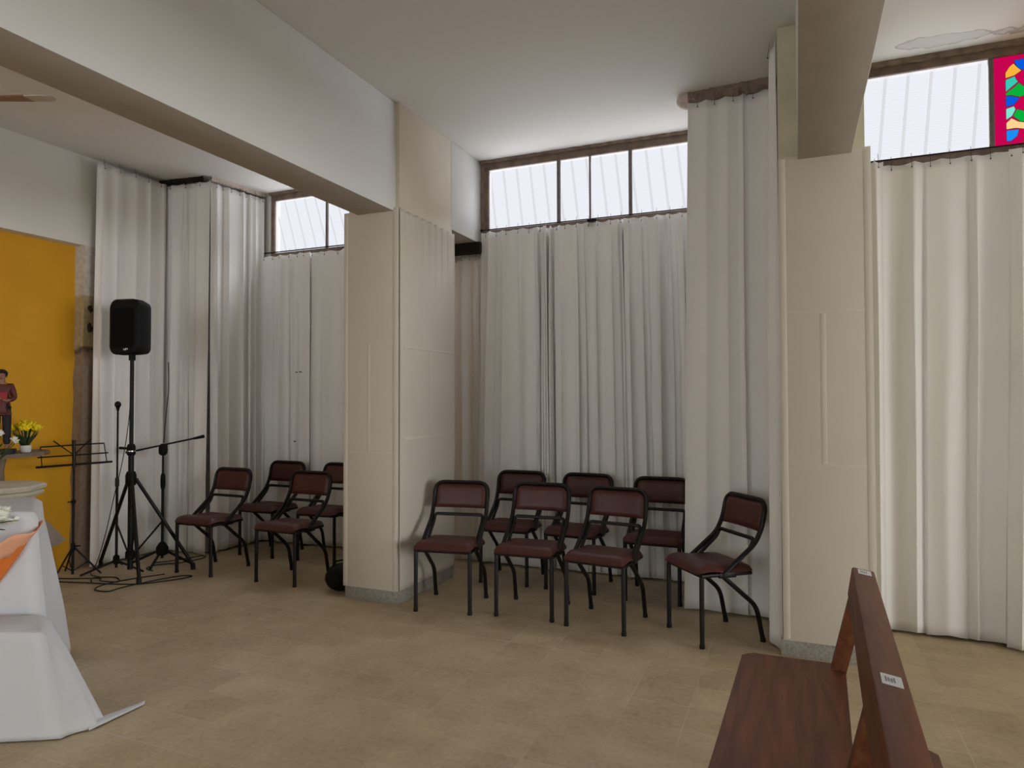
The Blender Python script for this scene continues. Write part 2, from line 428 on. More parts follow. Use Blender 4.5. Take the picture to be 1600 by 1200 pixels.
# facade: dado below the windows, heads, and the steps between the bays
b = MB()
b.box((-5.55, 4.78, 0), (-5.05, 5.7, ZC))                       # boxed-out corner, first bay
b.box((-5.05, YW + .02, 0), (-2.53, 5.62, 2.825))
b.box((-2.53, YW + .02, 0), (-.6, 5.62, 2.825))
b.box((-.60, 4.78, 0), (-.02, 5.7, ZC))                         # boxed-out corner, second bay
b.box((-.02, YW3 + .02, 0), (11.0, 5.0, 2.822))
b.box((2.72, YW3 + .06, 2.80), (11.0, 5.7, ZC))
b.box((-.02, YW3 - .0, 2.80), (.34, YW3 + .12, ZC))
b.box((-5.05, YW - .0, 2.83), (-4.85, YW + .12, ZC))
b.box((-2.90, YW - .0, 2.83), (-2.53, YW + .12, ZC))
for x0, x1, y in ((-5.05, -2.53, YW), (-2.53, -.6, YW), (-.02, 2.75, YW3)):
    b.box((x0, y - .01, 3.455), (x1, y + .10, ZC - .001))
struct(b.build('wall_front', M['plaster'], smooth=False))
b = MB(); b.box((-2.53, YW - .01, 2.66), (-2.494, YW + .06, ZC)); struct(b.build('trim_4', M['crumble'], smooth=False))

# beams
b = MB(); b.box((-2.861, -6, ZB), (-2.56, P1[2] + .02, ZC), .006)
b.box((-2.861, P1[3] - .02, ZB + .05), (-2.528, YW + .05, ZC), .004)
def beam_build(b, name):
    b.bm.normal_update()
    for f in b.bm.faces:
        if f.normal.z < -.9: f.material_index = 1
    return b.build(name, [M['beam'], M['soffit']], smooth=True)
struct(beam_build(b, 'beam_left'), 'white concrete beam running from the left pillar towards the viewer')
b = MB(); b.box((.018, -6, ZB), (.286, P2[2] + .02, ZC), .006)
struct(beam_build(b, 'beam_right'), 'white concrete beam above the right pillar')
b = MB(); b.box((-2.95, YW - .09, 2.668), (-2.5, YW - .02, ZB + .05)); struct(b.build('trim_5', M['dark'], smooth=False))  # dark bar in place of the shaded gap under the beam end

# pillars
def pillar(name, P, mat_up, label):
    x0, x1, y0, y1 = P
    b = MB(); b.box((x0, y0, 0), (x1, y1, ZC), .004)
    o = struct(b.build(name, mat_up, smooth=True), label)
    b = MB(); b.box((x0 - .012, y0 - .018, 0), (x1 + .004, y1 + .012, .092), .003)
    b.build('plinth', M['terrazzo'], o)
    return o
pillar('pillar_left', P1, M['cream'], 'square plaster pillar under the left beam')
pillar('pillar_right', P2, M['stained'], 'square plaster pillar under the right beam')

# unseen next pillar and beam of the row, added to shade the right-hand curtain
pillar('shade_pillar_right', (2.86, 3.28, 4.05, 4.84), M['cream'], 'unseen pillar added beyond the right picture edge to shade the curtain')
b = MB(); b.box((2.92, -6, ZB), (3.19, 4.07, ZC), .006); struct(beam_build(b, 'shade_beam_right'), 'unseen beam added beyond the right picture edge to shade the curtain')

def crumble(name, A, B, h, d, seed, m, nx=60, ny=7):
    """ragged strip of broken plaster hanging under the ceiling"""
    A, B = Vector(A), Vector(B); t = (B - A); nrm = Vector((t.y, -t.x, 0)).normalized()
    b = MB(); P = []
    for i in range(nx + 1):
        c = A + t * i / nx; row = []
        e0 = min(1, i / 4, (nx - i) / 4)
        for j in range(ny + 1):
            a = math.pi / 2 * j / ny
            q = c + nrm * d * math.cos(a) * 1 + Vector((0, 0, -h * math.sin(a)))
            k = noise.noise(Vector((i * .33, j * .6, seed))) * .9
            q += (nrm * d * .35 + Vector((0, 0, -h * .28))) * k
            if j == 0: q.z = c.z + .002
            row.append(q)
        row.append(c + Vector((0, 0, -h * .9)))
        P.append(row)
    b.grid(P)
    return struct(b.build(name, m, smooth=True, angle=60))
crumble('trim_6', (-.655, 4.735, ZC), (-.10, 4.70, ZC), .085, .05, 3.1, M['crumble'])
crumble('trim_7', (-5.0, 4.74, ZC), (-4.93, 5.36, ZC), .035, .03, 7.7, M['lump'])
crumble('trim_8', (-5.54, 4.66, ZC), (-5.04, 4.72, ZC), .042, .03, 9.7, M['dark'])  # dark strip in place of the shaded gap above the curtain
crumble('trim_9', (-2.52, YW - .01, ZC), (-.62, YW - .01, ZC), .022, .03, 12.7, M['crumble'], nx=110)
crumble('trim_10', (.33, YW3 - .01, ZC), (2.6, YW3 - .01, ZC), .032, .025, 15.7, M['crumble'], nx=140)
crumble('trim_11', (-4.86, YW - .01, ZC), (-2.9, YW - .01, ZC), .025, .03, 18.7, M['crumble'], nx=110)
b = MB()                                                        # bulge of pale filler at the corner of the second bay
b.ball((-.645, 4.765, ZC - .02), .1, 4, (1.0, .75, .62))
for v in b.bm.verts:
    v.co += v.co.normalized() * .012 * noise.noise(v.co * 22)
    v.co.z = min(v.co.z, ZC + .004)
struct(b.build('trim_12', M['lump'], smooth=True))
rnd = random.Random(11)

# ------------------------------------------------------------------ windows
def window(name, x0, x1, y, z0, z1, splits, lean, label, stained=None):
    """top-lit clerestory window: frame, sash bars, frosted panes, security bars outside"""
    root = struct(empty(name, ((x0 + x1) / 2, y, z0)), label)
    off = Vector(root.location)
    def part(b, n, m, **k):
        for v in b.bm.verts: v.co -= off
        return b.build(n, m, root, **k)
    f = MB()
    f.box((x0, y - .012, z1), (x1, y + .05, z1 + .062), .004)
    f.box((x0, y - .012, z0 - .045), (x1, y + .05, z0), .004)
    f.box((x0, y - .012, z0), (x0 + .045, y + .05, z1), .004)
    f.box((x1 - .045, y - .012, z0), (x1, y + .05, z1), .004)
    part(f, 'frame', M['frame'])
    xs = [x0 + .045] + [s[0] for s in splits] + [x1 - .045]
    for s, w in splits:
        m = MB(); m.box((s - w / 2, y - .008, z0 - .01), (s + w / 2, y + .03, z1 + .01), .003); part(m, 'sash_bar', M['sash'])
    for a, c in zip(xs, xs[1:]):
        if stained and abs(a - stained[0]) < 1e-3: continue
        p = MB(); p.box((a - .004, y + .008, z0 - .004), (c + .004, y + .014, z1 + .004)); part(p, 'pane', M['pane'], smooth=False)
    rb = random.Random(name)
    sp = .125; k = x0 + .05
    while k < x1:
        if not (stained and stained[0] - .02 < k < stained[1] + .02):
            g = MB(); w = .011
            dx = lean * (z1 - z0 + .1) / 2
            g.tube([(k - dx, y + .085, z0 - .08), (k + dx, y + .085, z1 + .08)], w, 6); part(g, 'security_bar', M['bar'])
        k += sp
    return root, part
window('window_1', -4.85, -2.90, YW, 2.868, 3.394, [(-4.171, .026), (-3.55, .026)], -.32, 'high frosted window of the left bay, half hidden by the beam')
window('window_2', -2.494, -.60, YW, 2.868, 3.394, [(-1.812, .030), (-1.542, .014), (-1.208, .028)], -.12, 'high frosted window between the two pillars')
w3, part3 = window('window_3', .34, 2.72, YW3, 2.868, 3.394, [(1.075, .026), (1.70, .026)], .09, 'high window right of the right pillar with coloured glass', stained=(1.075, 1.70))

# coloured glass panel, abstract wavy pieces in a crimson border (window_3)
def stained(x0, x1, y, z0, z1):
    off = Vector(w3.location)
    root = MB(); root.box((x0, y + .008, z0 - .004), (x1, y + .011, z1 + .004))
    for v in root.bm.verts: v.co -= off
    base = root.build('stained_glass', M['g_crimson'], w3, smooth=False, label='crimson bordered panel of coloured leaded glass')
    hz = z1 - z0
    xa, xb = x0 + .058, x0 + .150
    shapes = [('blue', [(1228, 296), (1325, 285), (1325, 375), (1290, 372), (1255, 345)]),
              ('amber', [(1150, 395), (1190, 345), (1228, 320), (1262, 352), (1300, 380), (1235, 418), (1150, 440)]),
              ('teal', [(1150, 452), (1238, 424), (1248, 448), (1268, 468), (1215, 505), (1150, 550)]),
              ('green', [(1150, 560), (1225, 515), (1272, 475), (1325, 512), (1325, 578), (1280, 592), (1215, 578), (1150, 578)]),
              ('blue', [(1150, 586), (1200, 580), (1278, 600), (1240, 640), (1220, 655), (1150, 670)]),
              ('mint', [(1150, 685), (1225, 664), (1240, 690), (1205, 745), (1150, 775)]),
              ('green', [(1213, 745), (1250, 688), (1290, 696), (1325, 705), (1325, 787), (1285, 790)]),
              ('sand', [(1150, 800), (1200, 760), (1262, 788), (1325, 795), (1325, 848), (1235, 840), (1150, 852)]),
              ('sky', [(1150, 860), (1268, 850), (1248, 905), (1192, 945), (1150, 945)])]
    def smooth(pl):
        out = []
        for i in range(len(pl)):
            p, q = pl[i], pl[(i + 1) % len(pl)]
            out += [(p[0] * .91 + q[0] * .09, p[1] * .91 + q[1] * .09), (p[0] * .09 + q[0] * .91, p[1] * .09 + q[1] * .91)]
        return out
    left = []
    for c, pl in shapes:
        pl = smooth(pl)
        left.append(([(xa + (xb - xa) * (px - 1150) / 175, (985 - py - .10 * (px - 1150)) / 720) for px, py in pl], c))
    L = list(left)
    xc, xd = x0 + .155, x1 - .155                                   # pale centre field
    L += [([(xc, .965), (xd, .965), (xd, .62), (xc, .66)], 'sand'), ([(xc, .655), (xd, .615), (xd, .40), (xc, .46)], 'sand'),
          ([(xc, .45), (xd, .39), (xd, .12), (xc, .15)], 'milk'), ([(xc, .14), (xd, .11), (xd, .03), (xc, .03)], 'sand')]
    L += [([(2 * (x0 + x1) / 2 - px, pz) for px, pz in pl], c) for pl, c in left]
    lead = MB()
    for k, (poly, c) in enumerate(L):
        q = MB()
        P = [(px, y + .0068 - .0002 * (k % 5), z0 + hz * pz) for px, pz in poly]
        # drop repeated points
        Q = [P[0]]
        for p in P[1:]:
            if (Vector(p) - Vector(Q[-1])).length > 1e-5: Q.append(p)
        if (Vector(Q[0]) - Vector(Q[-1])).length < 1e-5: Q.pop()
        q.prism([tuple(Vector(p) - off) for p in Q], (0, -.0008, 0))
        q.build('glass_piece', M['g_' + c], base, smooth=False)
        lead.tube([tuple(Vector(p) - off - Vector((0, .0012, 0))) for p in Q], .0012, 5, closed=True)
    lead.build('lead_lines', M['lead'], base)
stained(1.088, 1.687, YW3, 2.868, 3.394)

# ------------------------------------------------------------------ fabric-covered panels on the pillars
def front_panel(x0, x1, y, z0, z1, label, lines):
    o = MB(); o.box((x0, y - .0, z0), (x1, y + .022, z1), .004)
    t = tag(o.build('fabric_panel', M['fabric'], loc=None), label, 'panel', 'cloth panels cladding the pillars')
    fr = MB()                                                      # stretcher bars pressing through the cloth
    w = .026
    for (a0, c0, a1, c1) in lines:
        fr.box((x0 + (x1 - x0) * a0, y - .0014, c0), (x0 + (x1 - x0) * a1, y + .004, c1), .0018)
    fr.build('stretcher_bar_relief', M['fabric2'], t)
    return t
def relief(w, h0, h1, h2, vx):
    return [(0.02, .10, .08, 2.72), (.92, .10, .98, 2.72), (.08, h0, .92, h0 + w), (.08, h2, .92, h2 + w), (vx - .025, h2 + w, vx + .035, h0)]
front_panel(-2.974, -2.530, 4.024, .089, 2.733, 'cream cloth panel on the front of the left pillar', relief(.02, 1.79, 0, 1.02, .47))
front_panel(-.081, .375, 4.024, .089, 2.733, 'cream cloth panel on the front of the right pillar', relief(.02, 1.86, 0, 1.03, .47))
# side panel of the left pillar: cloth pulled up tight, puckered along its top edge
b = MB(); P = []
for j in range(61):
    z = .089 + (2.733 - .089) * j / 60; row = []
    for i in range(81):
        yv = 4.047 + (4.856 - 4.047) * i / 80
        f = max(0, (z - 2.15) / .58) ** 1.6
        d = .006 * f * math.sin(yv * 62 + 2.2 * (2.73 - z)) + .003 * f * math.sin(yv * 131 + 1)
        row.append((-2.521 + d, yv, z - (.012 * abs(math.sin(yv * 31)) if j == 60 else 0)))
    P.append(row)
b.grid(P)
o = tag(b.build('fabric_panel', M['fabric'], solid=.006), 'cream cloth stretched and puckered over the right side of the left pillar', 'panel', 'cloth panels cladding the pillars')
b = MB(); b.box((-2.519, 4.09, 1.115), (-2.5155, 4.83, 1.14), .001); b.box((-2.519, 4.45, 1.14), (-2.5155, 4.47, 1.76), .001); b.box((-2.519, 4.09, 1.76), (-2.5155, 4.83, 1.775), .001)
b.build('stretcher_bar_relief', M['fabric2'], o)

# ------------------------------------------------------------------ curtains
ring_mesh = None
def curtain(label, A, B, z0, z1, folds, amp, seed, A2=None, B2=None, hooks=None, hem=True, thick=.003, edge=(0, 0), hook_up=.055, group='ivory curtains', bulge=0.0, flat_top=.45):
    """hanging cloth from A to B (plan points): irregular folds that drift and deepen towards the hem"""
    rnd = random.Random(seed)
    A, B = Vector((*A, 0)), Vector((*B, 0)); A2 = Vector((*A2, 0)) if A2 else A; B2 = Vector((*B2, 0)) if B2 else B
    t = (B - A); Ln = t.length; tn = t.normalized(); nrm = Vector((tn.y, -tn.x, 0))       # nrm points to the room side
    nu = max(60, int(folds * 26)); nv = 46
    wts = [rnd.uniform(.35, 2.1) for _ in range(folds)]; s = sum(wts)
    ed = [0]
    for w in wts: ed.append(ed[-1] + w / s)
    amps = [rnd.uniform(.35, 1.45) for _ in range(folds)]
    skew = [rnd.uniform(-.55, .55) for _ in range(folds)]
    sharp = [rnd.uniform(.6, 1.7) for _ in range(folds)]
    drift = [rnd.uniform(-.35, .35) for _ in range(folds + 1)]
    b = MB(); P = []
    top_pts = []
    for j in range(nv + 1):
        v = j / nv; z = z0 + (z1 - z0) * v
        g = flat_top + (1 - flat_top) * min(1, (1 - v) * 2.2) ** .7             # depth of the folds
        # fold borders wander a little with height
        e2 = [0.0]
        for k in range(1, folds): e2.append(ed[k] + drift[k] * (1 - v) * .55 / folds + .10 / folds * noise.noise(Vector((k * 3.7, v * 2.2, seed))))
        e2.append(1.0)
        row = []
        for i in range(nu + 1):
            u = i / nu
            k = 0
            while k < folds - 1 and u > e2[k + 1]: k += 1
            wd = max(1e-4, e2[k + 1] - e2[k]); ph = min(1, max(0, (u - e2[k]) / wd))
            ph2 = ph ** (1 + skew[k] * .9) if skew[k] > 0 else 1 - (1 - ph) ** (1 - skew[k] * .9)
            c = .5 - .5 * math.cos(2 * math.pi * ph2)
            h = c ** sharp[k] * 2 - 1
            d = amp * g * amps[k] * h
            d += amp * .22 * noise.noise(Vector((u * folds * 1.7, v * 2.5, seed + 9))) * g
            lat = amp * .55 * g * math.sin(2 * math.pi * ph2) * (1 if rnd is None else 1)
            eA = math.exp(-u * Ln / .05); eB = math.exp(-(1 - u) * Ln / .05)
            d += edge[0] * eA * g + edge[1] * eB * g
            d += bulge * math.sin(math.pi * u) * (1 - v) ** 1.2
            base = (A + (B - A) * u) * v + (A2 + (B2 - A2) * u) * (1 - v)
            zz = z
            if j == nv: zz = z - .010 * abs(math.sin(math.pi * u * (folds + 1))) * 1.0
            if j == 0: zz = z + .012 * noise.noise(Vector((u * folds * .9, 0, seed + 4))) + .006 * h
            q = base + nrm * d + tn * lat + Vector((0, 0, zz))
            row.append(q)
        P.append(row)
    b.grid(P)
    o = b.build('curtain', M['curtain'], solid=thick, angle=80)
    tag(o, label, 'curtain', group)
    top = P[-1]; below = P[-2]
    n_h = hooks if hooks is not None else max(2, int(Ln / .13))
    for k in range(n_h):
        i = int((k + .5) / n_h * nu) if n_h > 1 else nu // 2
        p = top[i]; p0 = p + nrm * .004
        r = MB()
        pts = [Vector((0, 0, -.028)) + nrm * .004, Vector((0, 0, -.036)) + nrm * .010, Vector((0, 0, -.026)) + nrm * .012, Vector((0, 0, .012)) + nrm * .006,
               Vector((0, 0, hook_up)) - nrm * .002]
        r.tube(fillet(pts, .006, 3), .0013, 5)
        r.ball(nrm * .012 + Vector((0, 0, -.03)), .0045, 1)
        h = r.build('curtain_hook', M['iron'], o); h.location = p
    return o, P
G1 = 'ivory curtains hung along the walls'
# bay one
curtain('ivory curtain hanging on the end wall behind the loudspeaker', (-5.46, 3.965), (-5.44, 4.64), .02, 3.43, 5, .028, 21, A2=(-5.44, 3.93), hooks=5, group=G1, edge=(.02, 0))
curtain('ivory curtain on the short wall behind the boom microphone stand', (-5.50, 4.645), (-4.965, 4.70), .02, 3.42, 4, .026, 22, hooks=3, group=G1, edge=(0, .02), B2=(-4.93, 4.64))
curtain('ivory curtain turning back beside the left window, behind the leftmost chair', (-4.985, 4.73), (-4.90, 5.34), .02, 3.42, 6, .030, 23, hooks=7, group=G1, edge=(.02, .0), A2=(-4.93, 4.70))
pinned = curtain('ivory curtain under the left window, left half, pinned with three dark pins', (-4.93, 5.31), (-4.32, 5.31), .02, 2.832, 4, .030, 24, hooks=6, group=G1, edge=(.0, .03), A2=(-5.0, 5.33))
curtain('ivory curtain under the left window next to the left pillar', (-4.36, 5.335), (-2.98, 5.335), .02, 2.832, 9, .036, 25, hooks=10, group=G1, edge=(.03, 0))
# bay two
curtain('narrow ivory curtain under the beam end behind the left pillar', (-2.80, 5.36), (-2.46, 5.36), .02, 2.655, 3, .024, 26, hooks=5, group=G1)
curtain('ivory curtain under the middle window, left third', (-2.505, 5.315), (-1.90, 5.315), .02, 2.842, 5, .036, 27, hooks=6, group=G1, edge=(.015, .045), A2=(-2.55, 5.32), B2=(-1.86, 5.31))
curtain('ivory curtain under the middle window, centre third with the deepest folds', (-1.96, 5.325), (-1.22, 5.325), .02, 2.838, 8, .046, 28, hooks=8, group=G1, edge=(.0, .0), B2=(-1.17, 5.32))
curtain('ivory curtain under the middle window, right third', (-1.25, 5.31), (-.74, 5.31), .02, 2.834, 5, .036, 29, hooks=5, group=G1, edge=(.04, .0), A2=(-1.22, 5.30), B2=(-.70, 5.31))
curtain('tall ivory curtain on the projecting wall behind the angled chair', (-.655, 4.685), (-.06, 4.665), .02, 3.40, 4, .026, 30, hooks=5, group=G1, edge=(.035, 0), A2=(-.70, 4.66), B2=(-.06, 4.62))
curtain('tall narrow ivory curtain against the left edge of the right pillar', (-.125, 4.62), (-.105, 4.06), .01, 3.42, 4, .024, 31, hooks=2, group=G1, edge=(0, .0), B2=(-.115, 4.045), A2=(-.165, 4.60))
# bay three
curtain('narrow ivory curtain at the right edge of the right pillar', (.335, 4.60), (.50, 4.63), .02, 2.83, 2, .018, 32, hooks=3, group=G1, edge=(0, .0), B2=(.485, 4.60), A2=(.33, 4.56))
curtain('wide ivory curtain under the coloured glass window', (.40, 4.668), (1.20, 4.665), .02, 2.815, 5, .022, 33, hooks=8, group=G1, edge=(.02, .02), B2=(1.12, 4.655))
curtain('rightmost ivory curtain, overlapped by the wide one under the coloured glass', (1.13, 4.63), (2.1, 4.63), .015, 2.815, 6, .026, 34, hooks=8, group=G1, edge=(.0, .0), A2=(1.07, 4.58))
for (x, z) in ((-4.487, 1.665), (-4.394, 1.665), (-4.505, .995)):
    near = min((q for row in pinned[1] for q in row), key=lambda q: (q.x - x) ** 2 + (q.z - z) ** 2)
    b = MB(); b.tube([near + Vector((-.016, -.007, .002)), near + Vector((.004, -.009, 0)), near + Vector((.014, -.006, -.004))], [.004, .006, .003], 6)
    b.build('pin', M['iron'], pinned[0])

def rod(A, B, r, label, ends=True):
    b = MB(); b.tube([A, B], r, 8)
    if ends:
        for p in (A, B): b.ball(p, r * 2.4, 2)
    return tag(b.build('curtain_rod', M['blackmetal']), label, 'curtain rod', 'curtain rods below the windows')
rod((-4.95, 5.325, 2.866), (-3.0, 5.325, 2.866), .006, 'thin black curtain rod below the left window')
rod((-2.50, 5.325, 2.862), (-.62, 5.325, 2.862), .005, 'thin black curtain rod below the middle window')
rod((.36, 4.665, 2.845), (2.6, 4.665, 2.845), .005, 'thin black curtain rod below the coloured glass window')
b = MB(); b.box((-1.545, 5.285, 2.835), (-1.470, 5.325, 2.853), .006); tag(b.build('clip', M['black']), 'small black clip on top of the curtain under the middle window', 'clip')

# ------------------------------------------------------------------ chairs
def make_chair():
    root = empty('stacking_chair')
    # origin: floor, midway between the front legs; x across, y towards the back
    w = .185
    s = MB(); nx, ny = 16, 16; P = []
    for side in (1, -1):
        rows = []
        for j in range(ny + 1):
            v = j / ny; row = []
            for i in range(nx + 1):
                u = i / nx * 2 - 1
                x = u * .205; y = -.035 + v * .375
                k = (1 - abs(u) ** 6) * (1 - abs(v * 2 - 1) ** 6)
                if side == 1: z = .415 + .042 * k ** .45 - .010 * (1 - u * u) * math.sin(math.pi * v) + .012 * math.sin(math.pi * min(1, v * 2.2)) * (v < .45)
                else: z = .415 - .018 * k ** .5
                cr = .045                                        # rounded plan corners
                ax, ay = abs(x) - (.205 - cr), abs(y - .1525) - (.1875 - cr)
                if ax > 0 and ay > 0:
                    h = math.hypot(ax, ay)
                    if h > cr: 
                        sx = math.copysign(1, x); sy = math.copysign(1, y - .1525)
                        x = sx * (.205 - cr + ax / h * cr); y = .1525 + sy * (.1875 - cr + ay / h * cr)
                row.append((x, y, z))
            rows.append(row)
        s.grid(rows)
    bmesh.ops.remove_doubles(s.bm, verts=s.bm.verts[:], dist=.0005)
    s.build('seat', M['vinyl'], root, angle=70)
    # padded back
    bk = MB(); nx, nz = 18, 10
    def back_y(z): return .375 + (z - .60) * .22
    for side in (1, -1):
        rows = []
        for j in range(nz + 1):
            v = j / nz; row = []
            for i in range(nx + 1):
                u = i / nx * 2 - 1; x = u * .185; z = .630 + v * .170
                k = (1 - abs(u) ** 8) * (1 - abs(v * 2 - 1) ** 6)
                y = back_y(z) + .012 * (1 - u * u) - side * .020 * k ** .5
                cr = .05
                ax, az = abs(x) - (.185 - cr), z - (.800 - cr)
                if ax > 0 and az > 0:
                    h = math.hypot(ax, az)
                    if h > cr: x = math.copysign(.185 - cr + ax / h * cr, x); z = .800 - cr + az / h * cr
                row.append((x, y, z))
            rows.append(row)
        bk.grid(rows)
    bmesh.ops.remove_doubles(bk.bm, verts=bk.bm.verts[:], dist=.0005)
    bk.build('backrest', M['vinyl'], root, angle=70)
    # outer tube: seat side - slant - upright - round the top and down again
    r = .0142
    X = .198
    left = [(-X, .130, .405), (-X, .345, .570), (-X, back_y(.66), .66), (-X, back_y(.808), .808)]
    right = [(X, y, z) for (_, y, z) in left][::-1]
    f = MB(); f.tube(fillet(left + right, [.05, .03, .075, .075, .03, .05], 6), r, 9)
    f.build('back_frame', M['black_tube'], root)
    a = MB(); Xa = .176
    la = [(-Xa, .165, .405), (-Xa, .330, .545), (-Xa, .350, .590)]
    ra = [(X_, y, z) for (X_, y, z) in [(Xa, p[1], p[2]) for p in la]][::-1]
    a.tube(fillet(la[:2] + [la[2]] + ra, [.03, .055, .055, .03], 6), .0118, 8)
    a.build('support_arch', M['black_tube'], root)
    g = MB()
    for sx in (-1, 1):
        g.tube([(sx * .190, -.005, .402), (sx * .190, .32, .402)], .011, 8)
        g.box((sx * .190 - .013, .105, .385), (sx * .190 + .013, .215, .415), .004)
    g.tube([(-.19, .0, .400), (.19, .0, .400)], .010, 8); g.tube([(-.19, .30, .400), (.19, .30, .400)], .010, 8)
    g.build('seat_frame', M['black_tube'], root)
    for sx in (-1, 1):
        l = MB(); l.tube(fillet([(sx * .186, .02, .404), (sx * .186, 0, .395), (sx * .187, 0, .013)], .015, 3), .0138, 9)
        l.tube([(sx * .187, 0, .0), (sx * .187, 0, .022)], .0158, 9)
        l.build('leg', M['black_tube'], root)
        l = MB(); l.tube(fillet([(sx * .186, .13, .398), (sx * .186, .355, .205), (sx * .187, .395, .013)], .05, 5), .0138, 9)
        l.tube([(sx * .187, .3955, .0), (sx * .187, .3945, .022)], .0158, 9)
        l.build('leg', M['black_tube'], root)
    return root
chair0 = make_chair(); used = [False]
def chair(fl, fr, label):
    """fl, fr: floor points of the front legs as seen from the camera (left one, right one)"""
    fl, fr = Vector(fl), Vector(fr); c = (fl + fr) / 2; d = fr - fl
    o = chair0 if not used[0] else copy_tree(chair0)
    used[0] = True
    o.location = (c.x, c.y, 0); o.rotation_euler = (0, 0, math.atan2(d.y, d.x))
    return tag(o, label, 'chair', 'maroon chairs with black tube frames')
chair((-4.685, 4.112), (-4.286, 4.105), 'maroon padded chair nearest the tripods, leftmost of all the chairs')
chair((-4.665, 4.79), (-4.300, 4.79), 'maroon padded chair in the back row of the left bay, behind the leftmost chair')
chair((-3.864, 4.133), (-3.486, 4.128), 'maroon padded chair in the left bay, front row, close to the black bag')
chair((-4.035, 4.815), (-3.665, 4.835), 'maroon padded chair half hidden behind the left edge of the left pillar')
chair((-2.346, 3.962), (-1.975, 4.022), 'maroon padded chair beside the right side of the left pillar')
chair((-2.250, 4.77), (-1.876, 4.783), 'maroon padded chair at the left end of the back row under the middle window')
chair((-1.813, 4.070), (-1.433, 4.092), 'maroon padded chair in the middle of the front row of three')
chair((-1.731, 4.786), (-1.348, 4.765), 'maroon padded chair in the middle of the back row under the middle window')
chair((-1.336, 4.060), (-.953, 4.015), 'maroon padded chair at the right end of the front row of three')
chair((-1.115, 4.725), (-.745, 4.728), 'maroon padded chair at the right end of the back row, cut by the tall curtain')
chair((-.727, 4.258), (-.513, 3.989), 'maroon padded chair turned at an angle, alone before the tall curtain')

# ------------------------------------------------------------------ wooden pew
SH = .03
bench = tag(empty('wooden_pew', (0, 2.72, 0), 0), 'brown varnished wooden pew with a slanted backrest at the lower right', 'bench')
def bp(b, name, m=None, **k):
    for v in b.bm.verts:
        v.co.x += SH * (v.co.y - 2.72); v.co.y -= 2.72
    return b.build(name, m or M['wood'], bench, **k)
Y1, Y0 = 2.722, .55
b = MB()
cr = .035
pl = [(-.196 + cr - cr * math.sin(a), Y1 - cr + cr * math.cos(a), .415) for a in [math.pi / 2 * k / 6 for k in range(7)]][::-1]
pl = [(-.196, Y0, .415)] + pl + [(.150 - cr + cr * math.sin(a), Y1 - cr + cr * math.cos(a), .415) for a in [math.pi / 2 * k / 6 for k in range(7)]] + [(.150, Y0, .415)]
b.prism(pl, (0, 0, .037)); bmesh.ops.bevel(b.bm, geom=[e for e in b.bm.edges if abs(e.verts[0].co.z - e.verts[1].co.z) < 1e-4 and e.verts[0].co.z > .44], offset=.007, segments=2, affect='EDGES')
bp(b, 'seat')
Mr = Matrix.Translation((.203, 0, .752)) @ Matrix.Rotation(R(9), 4, 'Y')
b = MB(); b.box((-.036, Y0, -.055), (.036, Y1 - .012, .048), .006, Mr); bp(b, 'top_rail')
for yy in (2.655, 1.72, .75):
    b = MB()
    b.prism([(.100, yy, .44), (.150, yy, .44), (.218, yy, .71), (.164, yy, .71)], (0, .045, 0)); bp(b, 'back_support')
    b = MB(); b.box((.085, yy, 0), (.145, yy + .045, .416), .004); bp(b, 'leg')
    b = MB(); b.box((-.175, yy, 0), (-.115, yy + .045, .416), .004); bp(b, 'leg')
    b = MB(); b.box((-.115, yy + .008, .10), (.085, yy + .037, .16), .004); bp(b, 'stretcher')
b = MB()
b.prism([(.185, Y0, .435), (.185, 2.14, .435), (.335, 2.14, .435), (.355, 2.12, .435), (.355, Y0, .435)], (0, 0, .022)); bp(b, 'book_shelf')
for yy in (1.75, .78):
    b = MB(); b.prism([(.130, yy, .30), (.150, yy, .41), (.34, yy, .435), (.30, yy, .41)], (0, .03, 0)); bp(b, 'shelf_bracket')
def sticker(yc, half, skew=0):
    z = .0485
    b = MB(); b.box((-.019, yc - half, z), (.022, yc + half, z + .0012), 0, Mr)
    o = bp(b, 'sticker', M['label'], smooth=False, label='white paper sticker')
    b = MB()
    for q_ in range(4): b.box((-.011 + q_ * .0055, yc - half * (.5 - .07 * (q_ % 2)), z + .0012), (-.0085 + q_ * .0055, yc + half * (.5 - .1 * (q_ % 3)), z + .0018), 0, Mr)
    bp2 = b
    for v in bp2.bm.verts: v.co.x += SH * (v.co.y - 2.72); v.co.y -= 2.72
    bp2.build('print', M['print'], o, smooth=False)
sticker(1.665, .030); sticker(2.655, .032)

# ------------------------------------------------------------------ sound equipment
def place(name, loc, label, cat, group=None): return tag(empty(name, loc), label, cat, group)
# tripod and loudspeaker
SX, SY = -4.94, 3.90
st = place('speaker_stand', (SX, SY, 0), 'black tripod stand carrying the loudspeaker', 'speaker stand')
b = MB(); b.tube([(0, 0, .05), (0, 0, 1.0)], .021, 12); b.tube([(0, 0, .98), (0, 0, 1.80)], .0155, 12); b.build('pole', M['blackmetal'], st)
b = MB(); b.lathe([(.034, .72), (.04, .74), (.04, .80), (.03, .83)], 14); b.build('hub', M['black'], st)
b = MB(); b.lathe([(.026, .96), (.032, .97), (.032, 1.03), (.024, 1.05)], 14); b.build('collar', M['black'], st)
b = MB(); b.lathe([(.0255, .988), (.0335, .989), (.0335, .999), (.0255, 1.0)], 14); b.build('collar_ring', M['chrome'], st, label='bright metal ring')
b = MB(); b.tube([(.02, -.01, .56), (.06, -.03, .56)], .007, 8); b.ball((.062, -.031, .56), .013, 2); b.build('locking_knob', M['black'], st)
b = MB(); b.lathe([(.026, .13), (.036, .14), (.036, .19), (.026, .20)], 14); b.build('lower_collar', M['black'], st)
